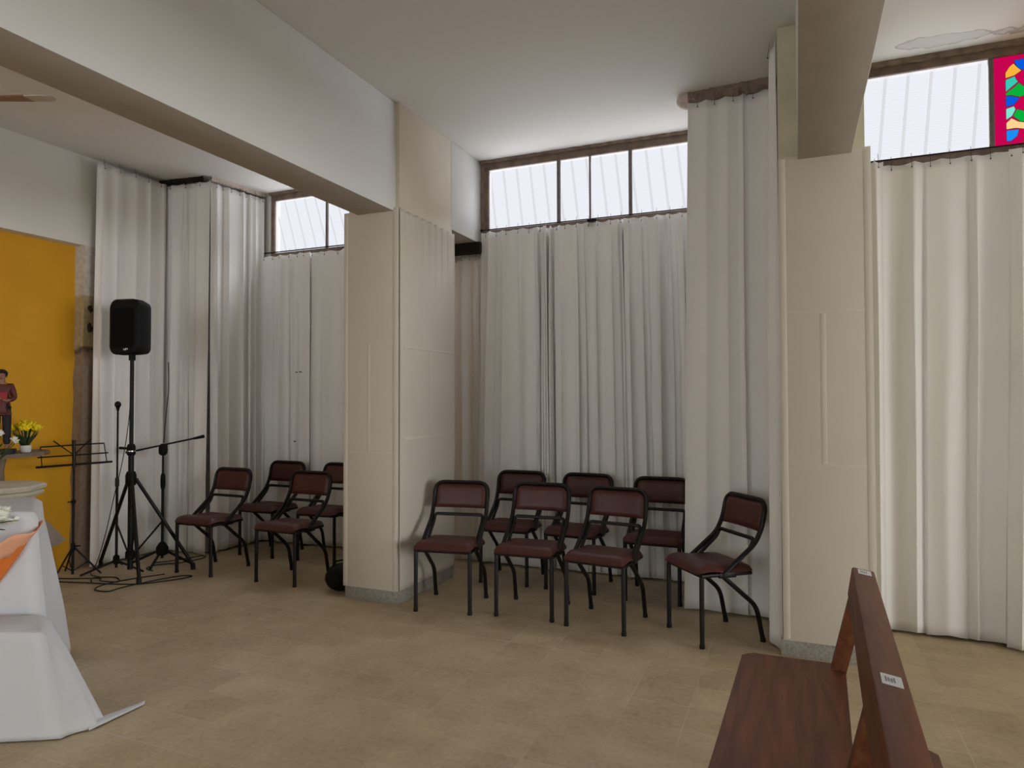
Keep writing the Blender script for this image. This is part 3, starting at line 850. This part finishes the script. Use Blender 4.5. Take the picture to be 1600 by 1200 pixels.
for ang, rr in ((168, .50), (-28, .34), (48, .46)):
    ca, sa = math.cos(R(ang)), math.sin(R(ang))
    b = MB(); b.tube([(ca * .035, sa * .035, .77), (ca * rr, sa * rr, .03)], .014, 8); lg = b.build('leg', M['blackmetal'], st)
    b = MB(); b.tube([(ca * rr * .985, sa * rr * .985, .05), (ca * rr, sa * rr, .0)], .019, 8); b.build('rubber_foot', M['rubber'], lg)
    b = MB(); b.tube([(ca * .03, sa * .03, .17), (ca * rr * .5, sa * rr * .5, .42)], .008, 6); b.build('brace', M['blackmetal'], st)
# boxy loudspeaker with rounded front
sp = tag(empty('loudspeaker', (SX, SY, 1.985), R(12)), 'black moulded loudspeaker on the tripod stand', 'loudspeaker')
b = MB()
def rrect(w, h, cr, n=6):
    out = []
    for cx, cz, a0 in ((w - cr, h - cr, 0), (-w + cr, h - cr, 90), (-w + cr, -h + cr, 180), (w - cr, -h + cr, 270)):
        for k in range(n + 1):
            a = R(a0 + 90 * k / n); out.append((cx + cr * math.cos(a), cz + cr * math.sin(a)))
    return out
secs = [(-.150, .120, .195, .06), (-.145, .142, .218, .07), (-.12, .160, .234, .075), (.0, .156, .234, .07), (.12, .118, .222, .05), (.15, .10, .21, .04)]
rings = []
for (yy, w, h, c) in secs:
    rings.append([b.bm.verts.new((x, yy, z + (.0 if z < 0 else .004 * (1 - (x / w) ** 2)))) for x, z in rrect(w, h, c)])
for A_, B_ in zip(rings, rings[1:]):
    for k in range(len(A_)): b.bm.faces.new((A_[k], A_[(k + 1) % len(A_)], B_[(k + 1) % len(A_)], B_[k]))
b.bm.faces.new(rings[0]); b.bm.faces.new(rings[-1][::-1])
b.build('cabinet', M['black'], sp)
b = MB(); b.prism([(x, -.150, z - .01) for x, z in rrect(.115, .165, .03)], (0, -.006, 0)); b.build('grille', M['grille'], sp)
b = MB()
for k, (cx, cz) in enumerate(((-.010, .004), (.012, -.006))):      # small pale double mark
    pts = [(cx + .010 * math.cos(a), -.1575, cz + .011 * math.sin(a)) for a in [R(-150 + 200 * i / 10 + (180 if k else 0) - 30) for i in range(11)]]
    b.tube(pts, .0042, 6)
for v in b.bm.verts: v.co += Vector((.035, 0, -.19))
b.build('badge', M['label'], sp, label='small pale badge')
b = MB(); b.lathe([(.025, -.262), (.025, -.21)], 12); b.build('pole_socket', M['black'], sp)
for ch in sp.children:
    if not ch.name.startswith('pole_socket'):
        for v in ch.data.vertices: v.co.x *= .86; v.co.y *= .70; v.co.z *= .94

# microphone stands
ms = place('microphone_stand', (-5.17, 3.955, 0), 'straight black microphone stand left of the loudspeaker tripod', 'microphone stand')
b = MB(); b.tube([(0, 0, .03), (0, 0, .72)], .0105, 10); b.tube([(0, 0, .70), (0, 0, 1.33)], .0075, 10); b.build('pole', M['blackmetal'], ms)
b = MB(); b.lathe([(.012, .69), (.016, .70), (.016, .75), (.011, .77)], 12); b.build('collar', M['iron'], ms)
b = MB(); b.lathe([(.02, .06), (.024, .08), (.024, .12), (.012, .135)], 12); b.build('hub', M['black'], ms)
for a in (250, 10, 130):
    rr = .26 if a != 130 else .2
    b = MB(); b.tube([(0, 0, .09), (math.cos(R(a)) * rr, math.sin(R(a)) * rr, .012)], .009, 8); b.build('leg', M['blackmetal'], ms)
mi = place('microphone', (-5.17, 3.955, 1.335), 'black microphone clipped on top of the straight stand', 'microphone')
b = MB(); b.ball((0, 0, .032), .025, 3, (1, 1, 1.1)); b.build('head_grille', M['blackmetal'], mi)
b = MB(); b.lathe([(.009, -.02), (.013, -.0), (.019, .022)], 12); b.build('body', M['black'], mi)

bs = place('boom_microphone_stand', (-5.07, 4.31, 0), 'black boom microphone stand right of the loudspeaker tripod', 'microphone stand')
b = MB(); b.tube([(0, 0, .04), (0, 0, .70)], .0115, 10); b.tube([(0, 0, .68), (0, 0, .96)], .0085, 10); b.build('pole', M['blackmetal'], bs)
b = MB(); b.lathe([(.012, .63), (.018, .65), (.020, .70), (.018, .75), (.010, .77)], 12); b.build('collar', M['black'], bs)
b = MB(); b.lathe([(.018, .925), (.034, .94), (.036, .975), (.034, 1.01), (.016, 1.025)], 14); b.build('boom_clamp', M['black'], bs)
b = MB(); b.lathe([(.016, .06), (.045, .075), (.05, .13), (.030, .165), (.016, .18)], 14); b.build('hub', M['black'], bs)
BL, BR = Vector((-.226, -.16, .955)), Vector((.187, .19, 1.07)); bu = (BR - BL).normalized()
b = MB(); b.tube([BL, BR], .0075, 8); bm_ = b.build('boom_arm', M['blackmetal'], bs)
b = MB(); b.tube([BR - bu * .03, BR + bu * .06], [.010, .016], 10); b.build('boom_tip', M['black'], bm_)
b = MB(); b.tube([BL - bu * .01, BL + Vector((.03, -.02, .035)), BL + Vector((-.05, -.04, .04))], .012, 8); b.build('cable_clip', M['black'], bm_)
for a, rr in ((8, .30), (215, .24), (-60, .26)):
    b = MB(); b.tube([(0, 0, .12), (math.cos(R(a)) * rr * .6, math.sin(R(a)) * rr * .6, .055), (math.cos(R(a)) * rr, math.sin(R(a)) * rr, .012)], .011, 8); b.build('leg', M['blackmetal'], bs)

# music stand
mu = place('music_stand', (-5.33, 3.70, 0), 'black folding wire music stand before the ochre niche', 'music stand')
b = MB(); b.tube([(0, 0, .02), (0, 0, .62)], .010, 10); b.tube([(0, 0, .60), (0, 0, .98)], .0075, 10); b.build('pole', M['blackmetal'], mu)
b = MB(); b.lathe([(.011, .58), (.017, .585), (.017, .605), (.011, .61)], 12); b.tube([(0, 0, .595), (-.02, -.035, .595)], .005, 6); b.build('collar', M['black'], mu)
b = MB(); b.tube([(0, 0, .24), (.025, .045, .24)], .006, 6); b.lathe([(.011, .2), (.015, .21), (.015, .26), (.011, .27)], 12); b.build('leg_hub', M['black'], mu)
for a in (40, 160, 285):
    ca, sa = math.cos(R(a)), math.sin(R(a))
    b = MB(); b.tube([(ca * .012, sa * .012, .23), (ca * .2, sa * .2, .012)], .007, 6); lg = b.build('leg', M['blackmetal'], mu)
    b = MB(); b.tube([(0, 0, .045), (ca * .11, sa * .11, .115)], .004, 6); b.build('leg_brace', M['blackmetal'], lg)
# desk: three rails with end stays, folded wings
ax = Vector((.36, .933, 0)); bkw = Vector((-.933, .36, 0))
def D(u, v): return ax * u + bkw * (v * .05) + Vector((0, 0, .885 + v))
b = MB()
b.tube([D(-.255, 0), D(.275, .01)], .0085, 8); b.tube([D(-.245, .075), D(.245, .085)], .0055, 8); b.tube([D(-.225, .155), D(.215, .165)], .0055, 8)
b.tube([D(-.225, .155), D(-.215, .0)], .004, 6); b.tube([D(.215, .165), D(.235, .005)], .004, 6)
b.tube([D(-.14, .20), D(0, .08), D(.12, .205)], .0055, 6)
b.tube([D(.0, -.02), D(0, .20)], .013, 8)
b.build('desk', M['blackmetal'], mu)

# black bag behind the left pillar
b = MB(); b.ball((-3.105, 4.20, .100), .118, 4, (1.0, 1.2, .84))
for v in b.bm.verts:
    v.co.z = max(.002, v.co.z + .006 * noise.noise(v.co * 18)); v.co.x += .006 * noise.noise(v.co * 9 + Vector((3, 0, 0)))
bag = tag(b.build('bag', M['black']), 'rounded black bag on the floor behind the left pillar', 'bag')
b = MB(); b.tube(fillet([(-3.15, 4.13, .17), (-3.145, 4.16, .215), (-3.10, 4.24, .215), (-3.085, 4.27, .17)], .02, 4), .006, 6); b.build('handle', M['black'], bag)

# cables on the floor
def cable(pts, label, r=.0045, group='black cables on the floor', sm=8):
    pts = [Vector(p) for p in pts]; out = []
    n_ = len(pts)
    for i in range(n_ - 1):
        p0, p1, p2, p3 = pts[max(0, i - 1)], pts[i], pts[i + 1], pts[min(n_ - 1, i + 2)]
        for k in range(sm):
            t = k / sm
            out.append(.5 * ((2 * p1) + (-p0 + p2) * t + (2 * p0 - 5 * p1 + 4 * p2 - p3) * t * t + (-p0 + 3 * p1 - 3 * p2 + p3) * t ** 3))
    out.append(pts[-1])
    b = MB(); b.tube(out, r, 6)
    return tag(b.build('cable', M['rubber']), label, 'cable', group)
z = .006
cable([(-5.40, 3.50, z), (-5.05, 3.60, z), (-4.80, 3.66, z), (-4.62, 3.74, z), (-4.48, 3.93, z), (-4.44, 4.05, z), (-4.52, 4.04, z), (-4.60, 3.88, z), (-4.66, 3.62, z), (-4.66, 3.50, z), (-4.80, 3.50, z), (-4.86, 3.62, z), (-4.82, 3.80, z), (-4.70, 4.02, z)],
      'black cable looped on the floor in front of the tripod')
cable([(-5.42, 3.58, z), (-5.22, 3.66, z), (-5.05, 3.72, z + .004), (-4.95, 3.66, z + .008), (-4.84, 3.72, z), (-4.98, 3.80, z), (-5.12, 3.72, z), (-5.00, 3.62, z + .006)],
      'black cable coiled tightly beside the music stand feet')
cable([(-5.12, 4.26, z), (-5.04, 4.36, z), (-4.98, 4.52, z), (-4.93, 4.62, z), (-4.86, 4.56, z), (-4.90, 4.36, z), (-5.02, 4.22, z), (-5.0, 4.1, z), (-4.88, 4.06, z)],
      'black cable trailing right from the boom stand towards the leftmost chair')
cable([(-5.02, 3.98, 1.78), (-5.04, 3.98, 1.6), (-5.08, 4.0, 1.4), (-5.10, 3.99, 1.15), (-5.13, 3.97, .9), (-5.20, 3.95, .6), (-5.28, 3.94, .3), (-5.32, 3.90, .08), (-5.26, 3.80, .008), (-5.10, 3.76, .006)],
      'thin black cable dropping from the loudspeaker to the floor', .0035)
cable([(-5.30, 4.555, 1.75), (-5.29, 4.55, 1.5), (-5.24, 4.48, 1.25), (-5.10, 4.34, 1.03)], 'thin cable hanging down the curtain to the boom stand', .004)

# ------------------------------------------------------------------ altar tables with white cloths
def lerp(a, b_, t): return a + (b_ - a) * t
def drape(name, label, top, bot, zt, zb, seed, amp=.02, tail=None, cat='tablecloth', group=None):
    """cloth over a polygonal top: top and bottom outlines with equal counts, walls fall between them"""
    n_ = len(top); per = []
    for k in range(n_):
        for i in range(14):
            t = i / 14
            a, c = Vector((*top[k], 0)), Vector((*top[(k + 1) % n_], 0)); d, e = Vector((*bot[k], 0)), Vector((*bot[(k + 1) % n_], 0))
            per.append((lerp(a, c, t), lerp(d, e, t)))
    cen = sum((p for p, _ in per), Vector()) / len(per)
    b = MB(); rows = []
    nv = 22
    for j in range(nv + 1):
        v = j / nv; row = []
        for i, (p, q) in enumerate(per):
            s_ = i * .45
            f = amp * v * (math.sin(s_ * 1.1 + seed + .8 * noise.noise(Vector((s_ * .3, v, seed + 3)))) + 1.2 * noise.noise(Vector((s_ * .5, v * 1.6, seed))))
            base = lerp(p, q, v ** .85); outd = (q - cen); outd.z = 0; outd.normalize()
            z_ = lerp(zt, zb, v) - (.0 if j else 0)
            if j == 0: base = p + (cen - p).normalized() * .03; z_ = zt
            elif j == 1: base = p + (cen - p).normalized() * .006; z_ = zt - .005
            elif j == 2: z_ = zt - .03
            r_ = base + outd * f; r_.z = z_
            row.append(r_)
        row.append(row[0].copy()); rows.append(row)
    V = b.grid(rows)
    bmesh.ops.remove_doubles(b.bm, verts=b.bm.verts[:], dist=1e-5)
    b.bm.verts.ensure_lookup_table()
    top_ring = []
    seen = set()
    loop = [v for v in V[0] if v.is_valid]
    b.bm.faces.new(loop if len(loop) == len(set(loop)) else list(dict.fromkeys(loop)))
    if tail:
        b.grid(tail)
    o = b.build(name, M['cloth'], solid=.003, angle=180)
    return tag(o, label, cat, group)
lat = Vector((.923, .384))
UF, UB = Vector((-3.165, 2.021)), Vector((-3.637, 2.331))
off_ = lat * 1.05
UFL, UBL = UF - off_, UB - off_
tb = tag(empty('altar_table', tuple(((UF + UB + UFL + UBL) / 4)) + (0,)), 'altar table hidden under the upper white cloth', 'table')
tl = Vector(tb.location)
def shrink(pts, k): 
    c = sum(pts, Vector((0, 0))) / len(pts); return [c + (p - c) * k for p in pts]
b = MB(); b.prism([(p.x - tl.x, p.y - tl.y, .865) for p in shrink([UF, UB, UBL, UFL], .97)], (0, 0, .03)); b.build('table_top', M['wood'], tb, smooth=False)
for p in shrink([UF, UB, UBL, UFL], .66):
    b = MB(); b.box((p.x - tl.x - .025, p.y - tl.y - .025, 0), (p.x - tl.x + .025, p.y - tl.y + .025, .866), .003); b.build('leg', M['wood'], tb)
drape('tablecloth', 'white cloth over the upper altar table behind the bouquet', [UF, UB, UBL, UFL],
      [Vector((-3.10, 2.06)), Vector((-3.80, 2.625)), UBL + Vector((-.1, .15)), UFL + Vector((.05, -.08))], .90, .03, 2.0, amp=.020, group='white altar cloths')
LF, LB = Vector((-2.86, 1.868)), Vector((-3.10, 2.02))
LFL, LBL = LF - lat * .95, LB - lat * .95
bt = tag(empty('altar_step', tuple((LF + LB + LFL + LBL) / 4) + (0,)), 'low step block hidden under the lower white cloth', 'step')
tl = Vector(bt.location)
b = MB(); b.prism([(p.x - tl.x, p.y - tl.y, .41) for p in shrink([LF, LB, LBL, LFL], .97)], (0, 0, .033)); b.build('board', M['wood'], bt, smooth=False)
for k_, p in enumerate(shrink([LF, LB, LBL, LFL], .55)):
    b = MB(); b.box((p.x - tl.x - .02, p.y - tl.y - .02, 0), (p.x - tl.x + .02, p.y - tl.y + .02, .411), .003); b.build('leg', M['wood'], bt)
tail = []
for i in range(9):
    t = i / 8
    a = Vector((-2.845, 2.06, .012)).lerp(Vector((-2.806, 2.30, .006)), t); c = Vector((-2.770, 2.00, .010)).lerp(Vector((-2.780, 2.275, .006)), t)
    tail.append([a.lerp(c, k / 3) + Vector((0, 0, .006 * math.sin(math.pi * k / 3) * (1 - t))) for k in range(4)])
drape('tablecloth', 'white cloth over the low step, its corner trailing on the floor', [LF, LB, LBL, LFL],
      [Vector((-2.80, 1.92)), Vector((-2.80, 2.11)), LBL + Vector((-.12, .2)), LFL + Vector((.05, -.10))], .45, .006, 4.0, amp=.018, tail=tail, group='white altar cloths')

# bouquet in orange paper standing on the step
ap = Vector((-3.43, 1.905, .456)); 
bq = tag(empty('bouquet', tuple(ap)), 'bouquet of white flowers in orange and peach paper against the altar cloth', 'bouquet')
fwd2 = Vector((-.384, .923, 0)); lat3 = Vector((.923, .384, 0))
b = MB(); P = []
nn = 40
for j in range(9):
    v = j / 8; row = []
    for i in range(nn + 1):
        a = 2 * math.pi * i / nn
        rr = .012 + .245 * v ** .8 * (1 + .05 * math.sin(5 * a + 1))
        rim = .315 + .06 * math.cos(a - .2) + .03 * math.sin(a) + .012 * math.sin(7 * a)
        row.append(lat3 * (rr * math.cos(a) * 1.0 + .035 * v) + fwd2 * (rr * math.sin(a) * .42 - .0 * v) + Vector((0, 0, rim * v)))
    P.append(row)
b.grid(P)
wr = b.build('wrapping', M['orange'], bq, solid=.002)
b = MB(); P = []
for j in range(5):
    v = j / 4; row = []
    for i in range(nn + 1):
        a = 2 * math.pi * i / nn
        k = .72 + .30 * v
        rr = (.012 + .245 * k ** .8 * (1 + .05 * math.sin(5 * a + 1))) + .012
        rim = .315 + .06 * math.cos(a - .2) + .03 * math.sin(a) + .012 * math.sin(7 * a)
        lo = .06 * (math.sin(a * 2 + .7) > 0) * (1 - v)
        row.append(lat3 * (rr * math.cos(a) + .035 * k) + fwd2 * (rr * math.sin(a) * .42) + Vector((0, 0, rim * k + lo * .4)))
    P.append(row)
b.grid(P); b.build('paper_collar', M['peach'], bq, solid=.002, label='peach paper collar')
rnd = random.Random(8)
def blossom(c, r, rn, m, parent, name='blossom', petals=9):
    b = MB()
    for lay in range(2):
        for k in range(petals):
            a = 2 * math.pi * (k + lay * .5) / petals; el = R(25 + 40 * lay)
            d = Vector((math.cos(a) * math.cos(el), math.sin(a) * math.cos(el), math.sin(el)))
            q = d.to_track_quat('Z', 'Y').to_matrix()
            b.ball(d * r * .6, r * .5, 1, (.62, .3, 1.0), q)
    b.ball((0, 0, .1 * r), r * .42, 1)
    o = b.build(name, m, parent, angle=80); o.location = c
    o.rotation_euler = (rn.uniform(-.5, .5), rn.uniform(-.5, .5), rn.uniform(0, 6))
    return o
for k in range(15):
    a = rnd.uniform(0, 6.28); q = rnd.random() ** .5
    blossom(lat3 * (.12 * q * math.cos(a) + .09) + fwd2 * (.06 * q * math.sin(a)) + Vector((0, 0, .385 + .05 * (1 - q) + rnd.uniform(-.01, .015))), rnd.uniform(.046, .058), rnd, M['petal'], bq)
def leafmesh(name, p0, p1, w, parent, m=None, droop=.02):
    p0, p1 = Vector(p0), Vector(p1); t = p1 - p0; s_ = t.cross(Vector((0, 0, 1)))
    s_ = s_.normalized() if s_.length > 1e-5 else Vector((1, 0, 0))
    b = MB(); P = []
    for i in range(9):
        u = i / 8; c = p0 + t * u - Vector((0, 0, droop * u * u)); ww = w * math.sin(math.pi * min(.98, .06 + u * .94)) ** .8
        P.append([c - s_ * ww, c + Vector((0, 0, -.15 * ww)), c + s_ * ww])
    b.grid(P); return b.build(name, m or M['leaf'], parent, solid=.0012)
leafmesh('leaf', lat3 * .07 + Vector((0, 0, .385)) - fwd2 * .05, lat3 * .25 + Vector((0, 0, .435)) - fwd2 * .04, .020, bq)
leafmesh('leaf', lat3 * .12 + Vector((0, 0, .37)) - fwd2 * .07, lat3 * .22 + Vector((0, 0, .40)) - fwd2 * .08, .016, bq)
leafmesh('leaf', lat3 * -.02 + Vector((0, 0, .37)) - fwd2 * .08, lat3 * .10 + Vector((0, 0, .35)) - fwd2 * .11, .020, bq)
leafmesh('leaf', lat3 * .0 + Vector((0, 0, .40)) - fwd2 * .04, lat3 * -.14 + Vector((0, 0, .43)) - fwd2 * .06, .022, bq)

# octagonal stone font behind the altar table
ft = tag(empty('stone_font', (-4.79, 2.78, 0)), 'octagonal pale stone font top behind the altar table', 'font')
b = MB(); b.lathe([(.20, .0), (.20, .06), (.12, .10), (.11, .60), (.16, .70), (.235, .755), (.24, .775)], 8, M=Matrix.Rotation(R(12), 4, 'Z')); b.build('pedestal', M['stone'], ft, angle=25)
b = MB(); b.lathe([(.24, .774), (.275, .785), (.285, .80), (.275, .815), (.295, .825), (.30, .845), (.285, .856)], 8, M=Matrix.Rotation(R(12), 4, 'Z')); b.build('basin_top', M['stone'], ft, angle=25)

# shelf table with statue and yellow flowers
sh = tag(empty('shelf_table', (-5.42, 3.05, 0)), 'brown stone slab shelf on legs against the ochre niche', 'shelf')
b = MB()
b.prism([(-.20, -.75, 0), (-.20, .56, 0), (.0, .52, 0), (.17, .36, 0), (.20, -.75, 0)], (0, 0, .028))
for v in b.bm.verts: v.co.z += .985
b.build('slab', M['shelfstone'], sh, smooth=False)
for (x_, y_) in ((-.10, .22), (.10, .10), (-.10, -.6), (.10, -.6)):
    b = MB(); b.lathe([(.042, 0), (.03, .03)] + [(.018 + .006 * (k % 2), .06 + .045 * k) for k in range(20)] + [(.034, .97), (.034, .986)], 12, at=(x_, y_, 0)); b.build('leg', M['shelfstone'], sh)
fl = tag(empty('potted_flowers', (-5.36, 3.345, 1.013)), 'bunch of yellow flowers in a small white pot on the shelf', 'flowers')
b = MB(); b.lathe([(.030, 0), (.036, .008), (.039, .052), (.036, .052), (.031, .02)], 18, capt=False); b.build('pot', M['pot'], fl)
rnd = random.Random(4)
b = MB()
heads = []
for k in range(26):
    a = rnd.uniform(0, 6.28); q = rnd.random() ** .5
    heads.append(Vector((.105 * q * math.cos(a), .105 * q * math.sin(a), .158 + .045 * (1 - q * q) + rnd.uniform(-.012, .012))))
for h in heads:
    b.tube([Vector((h.x * .2, h.y * .2, .03)), Vector((h.x * .45, h.y * .45, .09)), h], .0028, 5)
st_ = b.build('stems', M['leaf'], fl)
for h in heads: blossom(h, rnd.uniform(.032, .040), rnd, M['ypetal'], fl, petals=6)
for k in range(16):
    a = rnd.uniform(0, 6.28); r1 = rnd.uniform(.06, .12)
    leafmesh('leaf', (.02 * math.cos(a), .02 * math.sin(a), .05), (r1 * math.cos(a), r1 * math.sin(a), rnd.uniform(.12, .17)), .014, fl)
# white lilies in a jar on the font
li = tag(empty('white_flowers', (-4.835, 2.80, .857)), 'spray of white flowers and pale leaves at the left picture edge above the font', 'flowers')
b = MB(); b.lathe([(.035, 0), (.045, .02), (.045, .08), (.034, .10)], 16); b.build('jar', M['pot'], li)
rnd = random.Random(14)
for k in range(13):
    a = rnd.uniform(0, 6.28); q = .04 + .13 * rnd.random()
    h = Vector((q * math.cos(a), q * math.sin(a), .17 + rnd.uniform(0, .17)))
    b = MB(); b.tube([(0, 0, .08), h * .6 + Vector((0, 0, .04)), h], .003, 5); b.build('stem', M['leaf'], li)
    if k % 5 != 4: blossom(h, rnd.uniform(.02, .030), rnd, M['petal'], li, petals=6)
for k in range(18):
    a = rnd.uniform(0, 6.28); r1 = rnd.uniform(.07, .15); zz = rnd.uniform(.12, .26)
    leafmesh('leaf', (.02 * math.cos(a), .02 * math.sin(a), zz - .05), (r1 * math.cos(a), r1 * math.sin(a), zz + .03), .014, li)

# painted statue of a man (partly cut by the picture edge)
def skin_mesh(name, verts, edges, radii, m, parent, sub=2, root=0):
    me = bpy.data.meshes.new(name); me.from_pydata([Vector(v) for v in verts], edges, []); me.materials.append(m)
    o = bpy.data.objects.new(name, me); COL.objects.link(o)
    if parent is not None: o.parent = parent
    sk = o.modifiers.new('skin', 'SKIN'); sk.use_smooth_shade = True
    lay = me.skin_vertices[0] if len(me.skin_vertices) else None
    for i, r_ in enumerate(radii):
        d = lay.data[i]; d.radius = r_ if isinstance(r_, tuple) else (r_, r_); d.use_root = (i == root)
    ss = o.modifiers.new('smooth', 'SUBSURF'); ss.levels = sub; ss.render_levels = sub
    for p in me.polygons: p.use_smooth = True
    return o
stt = tag(empty('statue', (-5.345, 3.165, 1.013), R(50)), 'painted statue of a dark haired man in a maroon jacket holding a red book', 'statue')
b = MB(); b.box((-.085, -.07, 0), (.085, .07, .035), .008); b.build('base', M['trouser'], stt)
k = .572 / 1.72
def S(*p): return (p[0] * k, p[1] * k, p[2] * k + .034)
V = [S(0, 0, .92), S(0, 0, 1.12), S(0, 0, 1.32), S(0, 0, 1.42), S(0, -.01, 1.50), S(0, -.015, 1.60), S(0, -.01, 1.69),
     S(.09, 0, .86), S(.10, -.01, .48), S(.10, .02, .08), S(.11, -.10, .03), S(-.09, 0, .86), S(-.10, -.01, .48), S(-.10, .02, .08), S(-.11, -.10, .03),
     S(.17, 0, 1.38), S(.23, .02, 1.12), S(.12, -.17, 1.06), S(.04, -.21, 1.10), S(-.17, 0, 1.38), S(-.24, .02, 1.12), S(-.20, -.10, .92), S(-.19, -.14, .84)]
E_ = [(0, 1), (1, 2), (2, 3), (3, 4), (4, 5), (5, 6), (0, 7), (7, 8), (8, 9), (9, 10), (0, 11), (11, 12), (12, 13), (13, 14), (2, 15), (15, 16), (16, 17), (17, 18), (2, 19), (19, 20), (20, 21), (21, 22)]
RR = [.13, .12, .14, .07, .055, .085, .07, .085, .06, .045, .04, .085, .06, .045, .04, .06, .045, .036, .03, .06, .045, .036, .03]
skin_mesh('body', V, E_, [r_ * k for r_ in RR], M['skin'], stt)
skin_mesh('jacket', [V[0], V[1], V[2], S(0, 0, 1.40), V[15], V[16], S(.14, -.14, 1.07), V[19], V[20], S(-.205, -.085, .94), S(0, 0, .80)],
          [(0, 1), (1, 2), (2, 3), (2, 4), (4, 5), (5, 6), (2, 7), (7, 8), (8, 9), (0, 10)], [r_ * k for r_ in (.17, .155, .17, .075, .085, .066, .055, .085, .066, .055, .17)], M['jacket'], stt)
skin_mesh('trousers', [S(0, 0, .86), V[7], V[8], S(.10, .02, .09), V[11], V[12], S(-.10, .02, .09)], [(0, 1), (1, 2), (2, 3), (0, 4), (4, 5), (5, 6)],
          [r_ * k for r_ in (.14, .105, .085, .075, .105, .085, .075)], M['trouser'], stt)
b = MB(); b.ball(S(0, .012, 1.655), .105 * k, 3, (1, 1.05, .95))
for v in b.bm.verts:
    v.co += (v.co - Vector(S(0, .01, 1.65))) * .12 * noise.noise(v.co * 90)
hb = b
for v in [v for v in hb.bm.verts if v.co.y < S(0, -.05, 0)[1] and v.co.z < S(0, 0, 1.66)[2]]: v.co.y = max(v.co.y, S(0, -.035, 0)[1])
hb.build('hair', M['hair'], stt)
b = MB()
b.ball(S(0, -.095, 1.585), .016 * k, 2, (1, 1.3, 1.6)); b.ball(S(.088, -.01, 1.59), .020 * k, 2, (.5, 1, 1.5)); b.ball(S(-.088, -.01, 1.59), .020 * k, 2, (.5, 1, 1.5)); b.build('face_features', M['skin'], stt)
b = MB(); b.ball(S(.032, -.088, 1.61), .010 * k, 2, (1.4, .6, .7)); b.ball(S(-.032, -.088, 1.61), .010 * k, 2, (1.4, .6, .7)); b.ball(S(0, -.092, 1.545), .012 * k, 2, (2.0, .5, .5)); b.build('eyes_and_mouth', M['hair'], stt)
b = MB(); b.box(S(-.02, -.235, 1.09), S(.13, -.20, 1.25), .003); b.build('book', M['red'], stt, label='red book held to the chest')
for hand, sgn in (((.04, -.215, 1.10), 1), ((-.19, -.145, .83), -1)):
    b = MB()
    for f_ in range(5):
        a0 = Vector(S(hand[0] - .02 + f_ * .010, hand[1] - .012, hand[2]))
        if sgn > 0: b.tube([a0, a0 + Vector((-.03 * k, -.012 * k, (.05 - f_ * .012) * k)), a0 + Vector((-.06 * k, -.004 * k, (.05 - f_ * .012) * k))], .009 * k, 6)
        else: b.tube([a0, a0 + Vector((0, -.008 * k, -.04 * k)), a0 + Vector((0, .004 * k, -(.07 - abs(f_ - 2) * .008) * k))], .009 * k, 6)
    b.build('fingers', M['skin'], stt)

# ceiling fan in the left bay (one blade reaches into the picture)
fan = tag(empty('ceiling_fan', (-4.42, 2.285, ZC)), 'ceiling fan with brown grey-tipped blades at the top left edge', 'ceiling fan')
b = MB(); b.lathe([(.03, 0), (.055, -.01), (.05, -.05), (.02, -.07)], 18); b.build('canopy', M['fanmetal'], fan)
b = MB(); b.tube([(0, 0, -.05), (0, 0, -.27)], .011, 10); b.build('rod', M['fanmetal'], fan)
b = MB(); b.lathe([(.03, -.26), (.08, -.28), (.095, -.32), (.09, -.37), (.05, -.40), (.01, -.405)], 24); b.build('motor', M['fanmetal'], fan)
for kk in range(3):
    a = math.atan2(.40, .923) - .03 + kk * 2 * math.pi / 3
    b = MB(); Mx = Matrix.Rotation(a, 4, 'Z') @ Matrix.Rotation(R(7), 4, 'X')
    def outline(x0, x1, rnd_end):
        o_ = [(x0, -.048 if x0 > .2 else -.035, -.36), (x1 - (.06 if rnd_end else 0), -.052, -.36)]
        if rnd_end: o_ += [(x1 - .06 + .06 * math.sin(t), -.052 * math.cos(t), -.36) for t in [math.pi * q / 10 for q in range(1, 10)]]
        o_ += [(x1 - (.06 if rnd_end else 0), .052, -.36), (x0, .048 if x0 > .2 else .035, -.36)]
        return o_
    b.prism([tuple(Mx @ Vector(p)) for p in outline(.13, .46, False)], (0, 0, .008)); bl = b.build('blade', M['fanwood'], fan, smooth=False)
    b = MB(); b.prism([tuple(Mx @ Vector(p)) for p in outline(.46, .605, True)], (0, 0, .008)); b.build('blade_tip', M['fantip'], bl, smooth=False, label='pale grey blade end')
    b = MB(); b.box((.05, -.018, -.352), (.20, .018, -.342), .002, Matrix.Rotation(a, 4, 'Z')); b.build('blade_arm', M['fanmetal'], fan)
